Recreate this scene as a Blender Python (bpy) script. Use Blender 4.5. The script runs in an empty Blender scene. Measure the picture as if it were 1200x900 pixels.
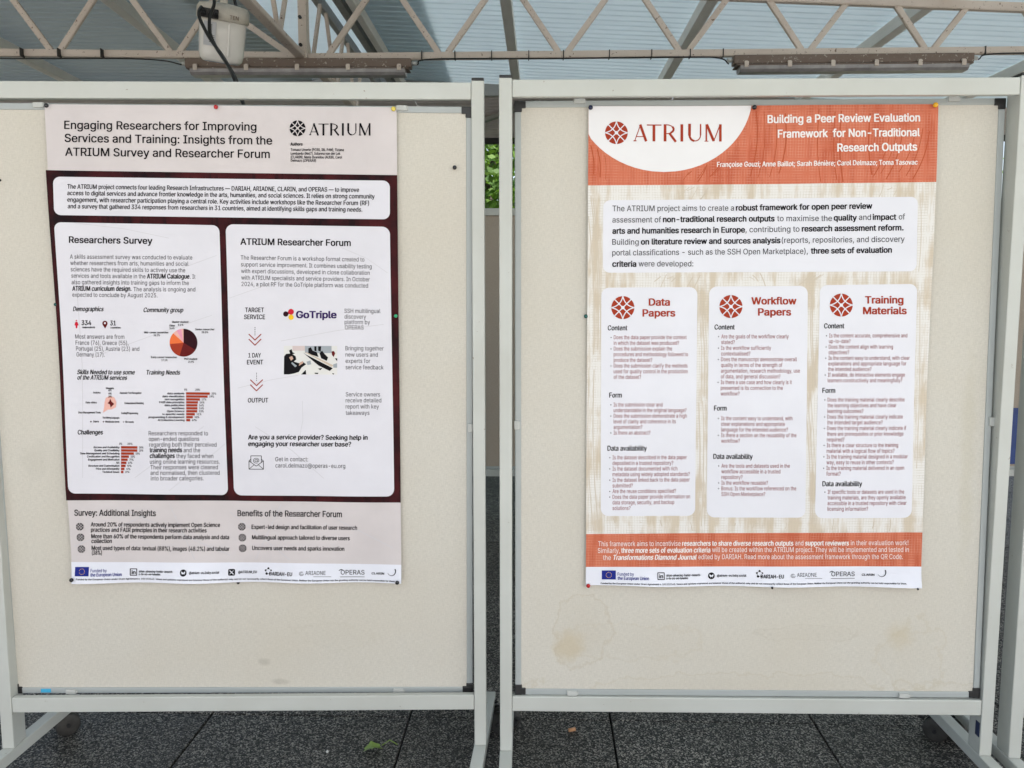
import bpy, bmesh, math, random
import numpy as np
from math import radians as R, sin, cos, pi, sqrt
from mathutils import Matrix, Vector, noise as mnoise
random.seed(7)
rng = np.random.default_rng(7)
S = bpy.context.scene
COL = S.collection

# ------------------------------------------------------------------ camera, sky, sun, exposure
EYE = 1.28
PITCH = math.atan(109 / 1000)
cam_d = bpy.data.cameras.new('camera'); cam = bpy.data.objects.new('camera', cam_d); COL.objects.link(cam)
cam.location = (0, 0, EYE); cam.rotation_euler = (pi / 2 - PITCH, 0, 0)
cam_d.sensor_width = 36; cam_d.lens = 30; cam_d.clip_start = 0.05; cam_d.clip_end = 600
S.camera = cam
SUN_EL, SUN_AZ = R(50), R(150)          # azimuth from +Y, clockwise: behind the camera, to the right
w = bpy.data.worlds.new('World'); S.world = w; w.use_nodes = True
nt = w.node_tree; nt.nodes.clear()
sky = nt.nodes.new('ShaderNodeTexSky'); sky.sky_type = 'NISHITA'; sky.sun_disc = False
sky.sun_elevation = SUN_EL; sky.sun_rotation = SUN_AZ; sky.dust_density = 4; sky.air_density = 1.0
bg = nt.nodes.new('ShaderNodeBackground'); bg.inputs[1].default_value = 0.15
wo = nt.nodes.new('ShaderNodeOutputWorld')
hs = nt.nodes.new('ShaderNodeHueSaturation'); hs.inputs['Saturation'].default_value = .75
nt.links.new(sky.outputs[0], hs.inputs['Color']); nt.links.new(hs.outputs[0], bg.inputs[0]); nt.links.new(bg.outputs[0], wo.inputs[0])
sd = bpy.data.lights.new('sun', 'SUN'); sd.energy = 4.0; sd.angle = R(0.5); sd.color = (1.0, 0.96, 0.90)
sun = bpy.data.objects.new('sun', sd); COL.objects.link(sun)
sdir = Vector((sin(SUN_AZ) * cos(SUN_EL), cos(SUN_AZ) * cos(SUN_EL), sin(SUN_EL)))
sun.rotation_euler = sdir.to_track_quat('Z', 'Y').to_euler(); sun.location = sdir * 30
S.view_settings.view_transform = 'Standard'; S.view_settings.look = 'None'
S.view_settings.exposure = 1.28; S.view_settings.gamma = 1
S.render.resolution_x = 1024; S.render.resolution_y = 768

# ------------------------------------------------------------------ materials
class M:
    """small node-graph helper"""
    def __init__(s, name, rough=.6, metal=0., spec=.5):
        s.m = bpy.data.materials.new(name); s.m.use_nodes = True
        s.n = s.m.node_tree.nodes; s.l = s.m.node_tree.links
        s.b = s.n['Principled BSDF']
        s.b.inputs['Roughness'].default_value = rough; s.b.inputs['Metallic'].default_value = metal
        s.b.inputs['Specular IOR Level'].default_value = spec
    def node(s, t, **k):
        n = s.n.new(t)
        for a, b in k.items(): setattr(n, a, b)
        return n
    def pin(s, sock, v):
        if isinstance(v, bpy.types.NodeSocket): s.l.new(v, sock)
        elif isinstance(v, (tuple, list)) and len(v) == 3 and sock.type == 'RGBA': sock.default_value = (*v, 1)
        else: sock.default_value = v
    def math(s, op, a, b=0., c=0., clamp=False):
        n = s.node('ShaderNodeMath', operation=op, use_clamp=clamp)
        s.pin(n.inputs[0], a); s.pin(n.inputs[1], b); s.pin(n.inputs[2], c); return n.outputs[0]
    def mix(s, f, a, b, mode='MIX'):
        n = s.node('ShaderNodeMix', data_type='RGBA', blend_type=mode)
        s.pin(n.inputs[0], f); s.pin(n.inputs[6], a); s.pin(n.inputs[7], b); return n.outputs[2]
    def coord(s, which='Object'): return s.node('ShaderNodeTexCoord').outputs[which]
    def pos(s): return s.node('ShaderNodeNewGeometry').outputs['Position']
    def scale(s, v, sc, loc=(0, 0, 0)):
        n = s.node('ShaderNodeMapping'); s.l.new(v, n.inputs[0]); n.inputs['Scale'].default_value = sc; n.inputs['Location'].default_value = loc
        return n.outputs[0]
    def noise(s, v, sc, det=3., rough=.55, out='Fac'):
        n = s.node('ShaderNodeTexNoise'); s.l.new(v, n.inputs['Vector'])
        n.inputs['Scale'].default_value = sc; n.inputs['Detail'].default_value = det; n.inputs['Roughness'].default_value = rough
        return n.outputs[out]
    def ramp(s, f, lo, hi, a=0., b=1.):
        n = s.node('ShaderNodeMapRange', clamp=True); s.pin(n.inputs[0], f)
        n.inputs[1].default_value = lo; n.inputs[2].default_value = hi; n.inputs[3].default_value = a; n.inputs[4].default_value = b
        return n.outputs[0]
    def sep(s, v):
        n = s.node('ShaderNodeSeparateXYZ'); s.l.new(v, n.inputs[0]); return n.outputs
    def color(s, c): s.pin(s.b.inputs['Base Color'], c); return s
    def rough(s, c): s.pin(s.b.inputs['Roughness'], c)
    def bump(s, h, st=.3, d=.001):
        n = s.node('ShaderNodeBump'); n.inputs['Strength'].default_value = st; n.inputs['Distance'].default_value = d
        s.pin(n.inputs['Height'], h); s.l.new(n.outputs[0], s.b.inputs['Normal'])

def plain(name, c, rough=.6, metal=0., var=.12, sc=6., spec=.5):
    m = M(name, rough, metal, spec); v = m.coord()
    f = m.noise(v, sc, 5, .6)
    m.color(m.mix(m.ramp(f, .3, .7, 0, 1), tuple(x * (1 - var) for x in c), tuple(x * (1 + var) for x in c)))
    m.rough(m.ramp(m.noise(v, sc * 3, 3), .3, .7, rough * .85, min(1, rough * 1.15)))
    return m.m

def painted(name, c, chip=(.22, .17, .13), chips=.70, rough=.42, grime=(.3, .28, .22)):
    m = M(name, rough); v = m.pos()
    f = m.noise(v, 4, 5, .6); base = m.mix(m.ramp(f, .35, .75, 0, .22), c, grime)
    fine = m.noise(v, 55, 5, .7)
    base = m.mix(m.ramp(fine, chips, chips + .03, 0, .9), base, chip)
    m.color(base); m.bump(m.noise(v, 260, 2), .12, .0006)
    m.rough(m.ramp(m.noise(v, 30, 3), .3, .7, rough * .8, rough * 1.3)); return m.m

def fabric(name, c, stains=()):
    m = M(name, .95, spec=.15); v = m.coord(); x, y, z = m.sep(v)
    wx = m.math('SINE', m.math('MULTIPLY', x, 2 * pi / .0022)); wz = m.math('SINE', m.math('MULTIPLY', z, 2 * pi / .0022))
    weave = m.math('MULTIPLY', wx, wz)
    thr = m.noise(m.scale(v, (500, 1, 90)), 1, 2); thr2 = m.noise(m.scale(v, (90, 1, 500)), 1, 2)
    grain = m.math('ADD', m.math('MULTIPLY', thr, .5), m.math('MULTIPLY', thr2, .5))
    col = m.mix(m.ramp(grain, .36, .64), tuple(k * .90 for k in c), tuple(k * 1.07 for k in c))
    blot = m.noise(v, 2.3, 4, .6)
    col = m.mix(m.ramp(blot, .35, .75, 0, .30), col, (c[0] * .90, c[1] * .84, c[2] * .74))
    spots = m.noise(v, 38, 4, .75); col = m.mix(m.ramp(spots, .70, .78, 0, .35), col, (c[0] * .6, c[1] * .55, c[2] * .5))
    warp = m.noise(v, 9, 5, .65); warp2 = m.noise(v, 14, 5, .6)
    for (sx, sz, rx, rz, st, ring, tint) in stains:
        dx = m.math('DIVIDE', m.math('SUBTRACT', x, sx), rx); dz = m.math('DIVIDE', m.math('SUBTRACT', z, sz), rz)
        d = m.math('SQRT', m.math('ADD', m.math('MULTIPLY', dx, dx), m.math('MULTIPLY', dz, dz)))
        d = m.math('ADD', d, m.math('MULTIPLY', m.math('SUBTRACT', warp, .5), 2.2))
        d = m.math('ADD', d, m.math('MULTIPLY', m.math('SUBTRACT', warp2, .5), 1.2))
        a = m.ramp(d, .35, 1.1, st, 0.)
        if ring:
            e = m.math('ABSOLUTE', m.math('SUBTRACT', d, .95)); a = m.math('MAXIMUM', m.math('MULTIPLY', a, .35), m.ramp(e, 0, .10, st, 0.))
        col = m.mix(a, col, tint)
    m.color(col)
    m.bump(m.math('ADD', m.math('MULTIPLY', weave, .4), m.math('MULTIPLY', grain, 1.4)), .35, .0006)
    return m.m

def paper(name, c, mott=.05, rough=.5):
    m = M(name, rough, spec=.3); v = m.coord()
    f = m.noise(v, 5, 4, .6); m.color(m.mix(m.ramp(f, .3, .7), tuple(k * (1 - mott) for k in c), tuple(min(.95, k * (1 + mott)) for k in c)))
    m.bump(m.noise(v, 9, 3, .5), .25, .01)
    return m.m

def ink(name, c): return M(name, .7, spec=.06).color(c).m

def dark_print(name):
    m = M(name, .6, spec=.12); v = m.coord()
    f = m.noise(v, 7, 6, .65); g = m.noise(m.scale(v, (30, 1, 4)), 1, 5, .7)
    col = m.mix(m.ramp(f, .35, .62), (.008, .003, .005), (.060, .007, .009))
    col = m.mix(m.ramp(g, .52, .62, 0, .7), col, (.006, .003, .004))
    m.color(col); return m.m

def woven(name, a, b, line, per=.0068, la=.55, lb=.5):
    m = M(name, .5, spec=.3); v = m.coord(); x, y, z = m.sep(v)
    wob = m.math('MULTIPLY', m.math('SUBTRACT', m.noise(v, 14, 3), .5), .006)
    xx = m.math('ADD', x, wob); zz = m.math('ADD', z, m.math('MULTIPLY', wob, .6))
    big = m.noise(m.scale(v, (34, 1, 5)), 1, 4, .6); big2 = m.noise(m.scale(v, (5, 1, 9)), 1, 4, .6)
    patch = m.ramp(m.math('ADD', m.math('MULTIPLY', big, .65), m.math('MULTIPLY', big2, .35))  , .43, .53)
    col = m.mix(patch, a, b)
    gx = m.math('ABSOLUTE', m.math('SUBTRACT', m.math('FRACT', m.math('DIVIDE', xx, per)), .5))
    gz = m.math('ABSOLUTE', m.math('SUBTRACT', m.math('FRACT', m.math('DIVIDE', zz, per * .95)), .5))
    n1 = m.ramp(m.noise(m.scale(v, (9, 1, 60)), 1, 3), .38, .6); n2 = m.ramp(m.noise(m.scale(v, (60, 1, 9)), 1, 3), .38, .6)
    col = m.mix(m.math('MULTIPLY', m.ramp(gx, .40, .46), m.math('MULTIPLY', n1, la)), col, line)
    col = m.mix(m.math('MULTIPLY', m.ramp(gz, .38, .46), m.math('MULTIPLY', n2, lb)), col, line)
    m.color(col); return m.m

def terrazzo(name, pale=1.):
    m = M(name, .6, spec=.4); v = m.pos()
    vo = m.node('ShaderNodeTexVoronoi', feature='F1'); m.l.new(v, vo.inputs['Vector']); vo.inputs['Scale'].default_value = 270
    r, g, b = m.sep(vo.outputs['Color'])
    big = m.node('ShaderNodeTexVoronoi', feature='F1'); m.l.new(v, big.inputs['Vector']); big.inputs['Scale'].default_value = 95
    r2, g2, b2 = m.sep(big.outputs['Color'])
    shade = m.ramp(r, .52, .95, 0, 1.)
    shade = m.math('POWER', shade, 1.6)
    col = m.mix(shade, (.008 * pale, .0075 * pale, .007 * pale), (.38 * pale, .36 * pale, .32 * pale))
    chip = m.math('MULTIPLY', m.ramp(r2, .90, .93), m.ramp(big.outputs['Distance'], .25, .4, 1, 0))
    col = m.mix(chip, col, m.mix(g2, (.34 * pale, .34 * pale, .32 * pale), (.13 * pale, .11 * pale, .09 * pale)))
    dirt = m.noise(v, 1.7, 6, .65); col = m.mix(m.ramp(dirt, .38, .7, 0, .42), col, (.028 * pale, .026 * pale, .022 * pale))
    oi = m.node('ShaderNodeObjectInfo'); tone = m.ramp(oi.outputs['Random'], 0, 1, .78, 1.12); cc = m.node('ShaderNodeCombineXYZ')
    for k_ in range(3): m.l.new(tone, cc.inputs[k_])
    col = m.mix(1., col, cc.outputs[0], 'MULTIPLY')
    m.color(col); m.bump(r, .5, .0015); m.rough(m.ramp(g, 0, 1, .4, .8)); return m.m

MAT = {}
PANEL_COL = (.58, .553, .495)
MAT['fabric_left'] = fabric('board_fabric_left', PANEL_COL, [
    (.86, .155, .12, .035, .14, True, (.40, .35, .26)), (.66, .085, .018, .010, .35, False, (.30, .27, .23)),
    (.70, .03, .025, .008, .35, False, (.30, .27, .23)), (.10, .62, .05, .05, .18, False, (.38, .36, .31))])
MAT['fabric_right'] = fabric('board_fabric_right', PANEL_COL, [
    (.135, .13, .04, .04, .44, False, (.50, .40, .24)), (.175, .17, .07, .10, .26, True, (.40, .32, .20)),
    (.30, .14, .18, .05, .20, True, (.46, .39, .27)), (.975, .165, .045, .04, .38, False, (.50, .41, .25)),
    (1.00, .10, .09, .10, .25, True, (.46, .39, .27)), (.75, .165, .12, .02, .22, True, (.40, .35, .27)),
    (.60, .02, .5, .035, .36, True, (.47, .41, .30)), (1.13, .62, .02, .30, .22, False, (.44, .40, .28))])
MAT['fabric_far'] = fabric('board_fabric_far', (.42, .36, .30))
MAT['stand'] = painted('pale_green_grey_enamel', (.50, .515, .485), chips=.685)
MAT['alu'] = painted('brushed_aluminium_trim', (.36, .385, .385), rough=.38, chips=.80, grime=(.35, .37, .33))
MAT['black'] = plain('black_plastic', (.012, .012, .013), .45)
MAT['rubber'] = plain('grey_rubber', (.035, .033, .03), .6, var=.3, sc=40)
MAT['clip'] = plain('grey_plastic_clip', (.46, .47, .45), .5)
MAT['truss'] = painted('beige_truss_paint', (.62, .54, .475), chip=(.12, .06, .035), chips=.62, rough=.6, grime=(.26, .19, .14))
MAT['beam'] = painted('white_beam_paint', (.80, .79, .76), chips=.80, rough=.55)
MAT['beam_dark'] = painted('grey_beam_paint', (.30, .31, .31), chips=.72, rough=.55)
MAT['fixture'] = painted('brown_weathered_housing', (.17, .125, .10), chip=(.42, .38, .33), chips=.60, rough=.6, grime=(.1, .06, .04))
MAT['diffuser'] = plain('grey_dusty_diffuser', (.30, .285, .29), .35, var=.25, sc=12)
MAT['cable'] = plain('black_cable', (.012, .012, .012), .5)
MAT['terrazzo'] = terrazzo('dark_exposed_aggregate'); MAT['joint'] = plain('tile_joint_dirt', (.004, .004, .004), .95)
MAT['pale_paving'] = plain('pale_bounce_paving', (.49, .475, .455), .85, var=.12, sc=2)  # pale tone chosen so the unseen ground throws light upward
MAT['earth'] = plain('dry_earth_and_grass', (.13, .13, .06), .95, var=.35, sc=.8)
MAT['bark'] = plain('tree_bark', (.085, .07, .055), .95, var=.4, sc=9)

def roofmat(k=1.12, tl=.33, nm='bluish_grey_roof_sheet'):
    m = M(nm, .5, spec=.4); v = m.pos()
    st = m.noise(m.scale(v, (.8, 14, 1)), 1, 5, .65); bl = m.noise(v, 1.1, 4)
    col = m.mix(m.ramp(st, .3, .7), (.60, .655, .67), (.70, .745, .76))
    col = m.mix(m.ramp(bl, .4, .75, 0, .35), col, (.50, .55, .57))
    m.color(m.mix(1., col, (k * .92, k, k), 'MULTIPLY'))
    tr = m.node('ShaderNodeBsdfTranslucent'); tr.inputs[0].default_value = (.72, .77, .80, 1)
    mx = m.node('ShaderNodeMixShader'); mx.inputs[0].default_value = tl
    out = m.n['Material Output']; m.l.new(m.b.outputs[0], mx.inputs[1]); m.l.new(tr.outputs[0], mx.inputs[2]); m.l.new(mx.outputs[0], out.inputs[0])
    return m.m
MAT['roof'] = roofmat()
MAT['roof_left'] = roofmat(.72, .15, 'shade_toned_roof_sheet')  # dimmer light on the left side put into darker, less translucent sheets
MAT['far_roof'] = plain('pinkish_white_roof_sheet', (.62, .56, .55), .6)

def leafmat(name, a, b):
    m = M(name, .5, spec=.35); g = m.node('ShaderNodeNewGeometry')
    m.color(m.mix(g.outputs['Random Per Island'], a, b))
    tr = m.node('ShaderNodeBsdfTranslucent'); tr.inputs[0].default_value = (b[0] * 1.6, b[1] * 1.8, b[2], 1)
    mx = m.node('ShaderNodeMixShader'); mx.inputs[0].default_value = .35
    out = m.n['Material Output']; m.l.new(m.b.outputs[0], mx.inputs[1]); m.l.new(tr.outputs[0], mx.inputs[2]); m.l.new(mx.outputs[0], out.inputs[0])
    return m.m
MAT['leaf'] = leafmat('tree_leaves', (.025, .075, .015), (.10, .18, .03))
MAT['hedge'] = leafmat('hedge_leaves', (.02, .08, .03), (.06, .16, .05))

# ------------------------------------------------------------------ object helpers
def link(name, me, mat=None, parent=None, mw=None):
    o = bpy.data.objects.new(name, me); COL.objects.link(o)
    if mat is not None and me is not None and not me.materials: me.materials.append(mat)
    if parent: o.parent = parent
    if mw is not None: o.matrix_local = mw
    return o
def empty(name, label, cat, mw=Matrix(), group=None):
    o = bpy.data.objects.new(name, None); COL.objects.link(o); o.empty_display_size = .1
    o.matrix_world = mw; tag(o, label, cat, group); return o
def tag(o, label=None, cat=None, group=None, kind=None):
    if label: o['label'] = label
    if cat: o['category'] = cat
    if group: o['group'] = group
    if kind: o['kind'] = kind
    return o
def bm_mesh(bm, smooth=False):
    me = bpy.data.meshes.new('mesh'); bm.to_mesh(me); bm.free()
    if smooth:
        for p in me.polygons: p.use_smooth = True
    return me
def box(bm, x0, x1, y0, y1, z0, z1, bev=0.):
    b2 = bmesh.new()
    bmesh.ops.create_cube(b2, size=1)
    for v in b2.verts: v.co = ((x0 + x1) / 2 + v.co.x * (x1 - x0), (y0 + y1) / 2 + v.co.y * (y1 - y0), (z0 + z1) / 2 + v.co.z * (z1 - z0))
    if bev: bmesh.ops.bevel(b2, geom=list(b2.edges), offset=bev, segments=2, affect='EDGES', profile=.5)
    me = bpy.data.meshes.new('t'); b2.to_mesh(me); b2.free(); bm.from_mesh(me); bpy.data.meshes.remove(me)
def boxm(*a, bev=0.):
    bm = bmesh.new(); box(bm, *a, bev=bev); return bm_mesh(bm)
def bar(bm, p, q, wx, wz, up=(0, 0, 1), bev=0.):
    """square bar from p to q, wx across, wz along 'up'"""
    p = Vector(p); q = Vector(q); d = (q - p); L = d.length; d.normalize()
    s = d.cross(Vector(up)).normalized(); u = s.cross(d).normalized()
    b2 = bmesh.new(); bmesh.ops.create_cube(b2, size=1)
    for v in b2.verts: v.co = Vector((v.co.x * wx, v.co.y * L, v.co.z * wz))
    if bev: bmesh.ops.bevel(b2, geom=list(b2.edges), offset=bev, segments=2, affect='EDGES')
    mt = Matrix((s, d, u)).transposed().to_4x4(); mt.translation = (p + q) / 2
    b2.transform(mt); me = bpy.data.meshes.new('t'); b2.to_mesh(me); b2.free(); bm.from_mesh(me); bpy.data.meshes.remove(me)
def tube(bm, pts, r, n=8, caps=True):
    pts = [Vector(p) for p in pts]; rings = []
    rr = r if isinstance(r, (list, tuple)) else [r] * len(pts)
    prev = None
    for i, p in enumerate(pts):
        t = (pts[min(i + 1, len(pts) - 1)] - pts[max(i - 1, 0)]).normalized()
        a = Vector((0, 0, 1)) if abs(t.z) < .9 else Vector((1, 0, 0))
        if prev is not None: a = prev
        s = t.cross(a).normalized(); u = s.cross(t).normalized(); prev = u
        rings.append([bm.verts.new(p + (s * cos(k * 2 * pi / n) + u * sin(k * 2 * pi / n)) * rr[i]) for k in range(n)])
    for a, b in zip(rings, rings[1:]):
        for k in range(n):
            f = bm.faces.new((a[k], a[(k + 1) % n], b[(k + 1) % n], b[k])); f.smooth = True
    if caps: bm.faces.new(rings[0][::-1]); bm.faces.new(rings[-1])
def spline(pts, n=10):
    P = [Vector(p) for p in pts]; P = [P[0] * 2 - P[1]] + P + [P[-1] * 2 - P[-2]]; out = []
    for i in range(1, len(P) - 2):
        for k in range(n):
            t = k / n; a, b, c, d = P[i - 1:i + 3]
            out.append(.5 * ((2 * b) + (c - a) * t + (2 * a - 5 * b + 4 * c - d) * t * t + (3 * b - a - 3 * c + d) * t ** 3))
    out.append(P[-2]); return out
def lathe(bm, prof, n=20, mt=Matrix()):
    rings = [[bm.verts.new(mt @ Vector((r * cos(k * 2 * pi / n), r * sin(k * 2 * pi / n), z))) for k in range(n)] for r, z in prof]
    for a, b in zip(rings, rings[1:]):
        for k in range(n): f = bm.faces.new((a[k], a[(k + 1) % n], b[(k + 1) % n], b[k])); f.smooth = True
    bm.faces.new(rings[0][::-1]); bm.faces.new(rings[-1])

# ------------------------------------------------------------------ ground and paving
YAW = R(-2.0)
TILE = .605
def rotm(a, x=0, y=0, z=0): return Matrix.Translation((x, y, z)) @ Matrix.Rotation(a, 4, 'Z')
gm = bpy.data.meshes.new('ground'); gm.from_pydata([(-300, -300, -.06), (300, -300, -.06), (300, 300, -.06), (-300, 300, -.06)], [], [(0, 1, 2, 3)])
tag(link('ground', gm, MAT['earth']), kind='structure')
bounce_plaza = link('bounce_plaza', boxm(-14, 14, -16, .9, -.05, -.002), MAT['pale_paving']); tag(bounce_plaza, kind='structure')  # unseen pale ground, added to bounce sunlight onto roof and boards
pav = link('pavement', boxm(-14, 14, .9, 13, -.05, -.012), MAT['joint'], mw=Matrix()); tag(pav, kind='structure')
tb = bmesh.new(); box(tb, .0030, TILE - .0030, .0016, TILE - .0016, -.011, 0, bev=.0018); tile_me = bm_mesh(tb); tile_me.materials.append(MAT['terrazzo'])
grid0 = rotm(YAW, -.309, 2.455)
allbm = bmesh.new()
for i in range(-14, 15):
    for j in range(-7, 17):
        mt = grid0 @ Matrix.Translation((i * TILE, j * TILE, random.uniform(-.0012, .0008)))
        c = mt @ Vector((TILE / 2, TILE / 2, 0))
        if c.y < 1.21: continue
        if -7 <= i <= 8 and j <= 12:
            link('tile', tile_me, None, pav, mt @ Matrix.Rotation(random.uniform(-.003, .003), 4, 'X'))
        elif c.y > -1.75 and c.y < 12.6 and abs(c.x) < 8.4:
            n0 = len(allbm.verts); allbm.from_mesh(tile_me); allbm.verts.ensure_lookup_table()
            for v in allbm.verts[n0:]: v.co = mt @ v.co
o = link('outer_tiles', bm_mesh(allbm), MAT['terrazzo'], pav); tag(o, kind='stuff')

# ------------------------------------------------------------------ canopies (roof beams, sheets, lattice trusses)
def zr(x): return EYE + 1.54 - .05 * (x - 1.2)
def sheet_mesh(x0, x1, y0, y1, pitch=.095, z=lambda x: 0., slope=0.):
    bm = bmesh.new(); prof = []; y = y0; d = .0065
    while y < y1:
        prof += [(y, 0), (y + pitch * .62, 0.), (y + pitch * .70, d), (y + pitch * .92, d)]; y += pitch
    prof.append((y, 0)); rows = []
    for yy, zz in prof:
        rows.append([bm.verts.new((x, yy, z(x) + zz + t)) for x, t in ((x0, 0), (x1, 0), (x1, .004), (x0, .004))])
    for a, b in zip(rows, rows[1:]):
        for k in range(4): bm.faces.new((a[k], a[(k + 1) % 4], b[(k + 1) % 4], b[k]))
    bm.faces.new(rows[0][::-1]); bm.faces.new(rows[-1])
    bmesh.ops.recalc_face_normals(bm, faces=bm.faces); return bm_mesh(bm)
def truss(parent, x0, x1, yl, first, pitch, zlow, ztop, postx=None):
    """lattice girder along local x: lower chord is the part, the rest its sub-parts"""
    bm = bmesh.new(); bar(bm, (x0, yl, zlow), (x1, yl, zlow), .036, .036, bev=.004)
    t = link('truss', bm_mesh(bm), MAT['truss'], parent)
    bm = bmesh.new(); bar(bm, (x0, yl, ztop(x0)), (x1, yl, ztop(x1)), .04, .044, bev=.004); link('upper_chord', bm_mesh(bm), MAT['truss'], t)
    for i in range(-12, 13):
        xb = first + i * pitch
        if xb < x0 + .05 or xb > x1 - .05: continue
        for sgn in (-1, 1):
            h = ztop(xb) - zlow; a = .022 * sgn; dx = sgn * (h * .665)
            if not (x0 < xb + dx < x1): continue
            bm = bmesh.new(); bar(bm, (xb + a, yl, zlow + .012), (xb + a + dx, yl, ztop(xb + dx) - .012), .030, .024, up=(0, 1, 0), bev=.003)
            link('diagonal', bm_mesh(bm), MAT['truss'], t)
    return t
ZL = EYE + 1.235
# right canopy: local frame turned by -2 degrees about the camera foot point
CR = empty('canopy', 'bluish grey ribbed sheet roof on white beams over the right poster board', 'canopy', rotm(YAW))
beamx = [-1.24, -.21, .915, 2.06, 3.2, 4.35]
for bx_ in beamx[1:]:
    z0 = zr(bx_); bm = bmesh.new(); box(bm, bx_ - .032, bx_ + .032, -1.7, 7.15, z0, z0 + .075, bev=.004)
    link('roof_beam', bm_mesh(bm), MAT['beam'], CR)
ends = beamx + [5.5]
for a, b in zip(ends, ends[1:]):
    bm = sheet_mesh(a + .002, b - .002, -1.8, 7.27, z=lambda x: zr(x) + .082); link('roof_sheet', bm, MAT['roof'], CR)
TR = truss(CR, -1.27, 5.4, 4.66, .105, .632, ZL, lambda x: zr(x) - .03)
for cx, cy in ((5.3, 4.66), (5.3, -1.5), (5.3, 7.1)):
    link('column', boxm(cx - .05, cx + .05, cy - .05, cy + .05, -.01, zr(cx), bev=.004), MAT['truss'], CR)
# left canopy, turned the other way
CLm = rotm(R(2.3))
CL = empty('canopy', 'darker ribbed sheet roof with slanting white beams over the left poster board', 'canopy', CLm)
def zl_(x): return EYE + 1.66
for bx_ in (-2.13, -3.29, -4.45, -5.4):
    bm = bmesh.new(); box(bm, bx_ - .036, bx_ + .036, -1.7, 8.75, zl_(0), zl_(0) + .07, bev=.004)
    link('roof_beam', bm_mesh(bm), MAT['beam'], CL)
le = [-5.5, -4.45, -3.29, -2.13, -1.36]
for a, b in zip(le, le[1:]):
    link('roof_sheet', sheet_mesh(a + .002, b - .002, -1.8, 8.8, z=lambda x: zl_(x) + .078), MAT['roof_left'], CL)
node = Vector((-1.115, 4.69, ZL)); nl = CLm.inverted() @ node
TL = truss(CL, -5.45, nl.x - .02, nl.y, nl.x - .045, .617, ZL + .004, lambda x: zl_(x) - .03)
for cx, cy in ((-5.4, nl.y), (-5.4, -1.5), (-5.4, 8.7)):
    link('column', boxm(cx - .05, cx + .05, cy - .05, cy + .05, -.01, zl_(0), bev=.004), MAT['truss'], CL)
# the node where both meet: upright, perpendicular girder running forward and back, gutter beams
NB = empty('gutter_girder', 'beige lattice girder and pale gutter running front to back between the two roofs', 'girder', Matrix.Translation((node.x, node.y, 0)) @ Matrix.Rotation(R(-1), 4, 'Z'))
ztopn = EYE + 1.66
bm = bmesh.new(); box(bm, -.008, .030, -.036, -.020, ZL - .03, ztopn, bev=.003); box(bm, .022, .036, -.034, .03, ZL - .01, ztopn, bev=.003)
up = link('upright', bm_mesh(bm), MAT['truss'], NB)
for zz in (.05, .19, .33):
    bm = bmesh.new(); tube(bm, [(.006, -.036, ZL + zz), (.006, -.052, ZL + zz)], .009, 6); link('bolt', bm_mesh(bm), MAT['black'], up)
bm = bmesh.new(); bar(bm, (0, -6.0, ZL + .0), (0, -.02, ZL + .0), .05, .03, bev=.003); ch = link('lower_chord', bm_mesh(bm), MAT['truss'], NB)
bm = bmesh.new(); bar(bm, (0, .04, ZL + .02), (0, 2.0, ZL + .02), .05, .03, bev=.003); link('lower_chord', bm_mesh(bm), MAT['truss'], NB)
for k in range(-9, 4):
    yb = -.42 + k * .62
    for sg in (-1, 1):
        if yb > 0 and k > 3: continue
        bm = bmesh.new(); bar(bm, (.0, yb + sg * .02, ZL + .015), (.0, yb + sg * .24, ztopn - .02), .02, .022, bev=.002)
        link('diagonal', bm_mesh(bm), MAT['truss'], ch)
for off, wd, zt, mt_ in ((-.03, .035, 0., 'beam_dark'), (.09, .05, .01, 'beam_dark'), (.175, .045, -.01, 'beam')):
    link('gutter_rail', boxm(off - wd / 2, off + wd / 2, -5.6, 4.0, ztopn + zt, ztopn + zt + .07, bev=.004), MAT[mt_], NB)
link('gutter', boxm(-.85, .6, -6.0, 4.1, ztopn + .125, ztopn + .14), MAT['roof'], NB)
bm = bmesh.new(); bar(bm, (-.32, -.01, ZL + .19), (-.03, -.01, ZL - .012), .03, .004, up=(0, 1, 0)); link('gusset', bm_mesh(bm), MAT['truss'], NB)

# farther canopy seen through the gap
CF = empty('canopy', 'distant pinkish white ribbed roof with black fascia seen in the gap', 'canopy', rotm(YAW))
for i, (a, b) in enumerate(((-5.5, -3.2), (-3.2, -1.1), (-1.1, 1.1), (1.1, 3.2), (3.2, 5.5))):
    link('roof_sheet', sheet_mesh(a + .003, b - .003, 7.35, 9.3, pitch=.12, z=lambda x: 2.90), MAT['far_roof'], CF)
link('fascia', boxm(-5.6, 5.6, 9.3, 9.36, 2.84, 2.93, bev=.004), MAT['black'], CF)
bm = bmesh.new(); bar(bm, (-.8, 8.6, 2.87), (-.05, 7.45, 2.87), .045, .035); link('brace', bm_mesh(bm), MAT['beam_dark'], CF)
link('crossbar', boxm(-5.5, 5.5, 7.28, 7.32, 2.89, 3.06, bev=.003), MAT['beam_dark'], CF)
for cx in (-5.5, 5.5): link('column', boxm(cx - .05, cx + .05, 9.1, 9.2, -.01, 2.89), MAT['truss'], CF)

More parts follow.
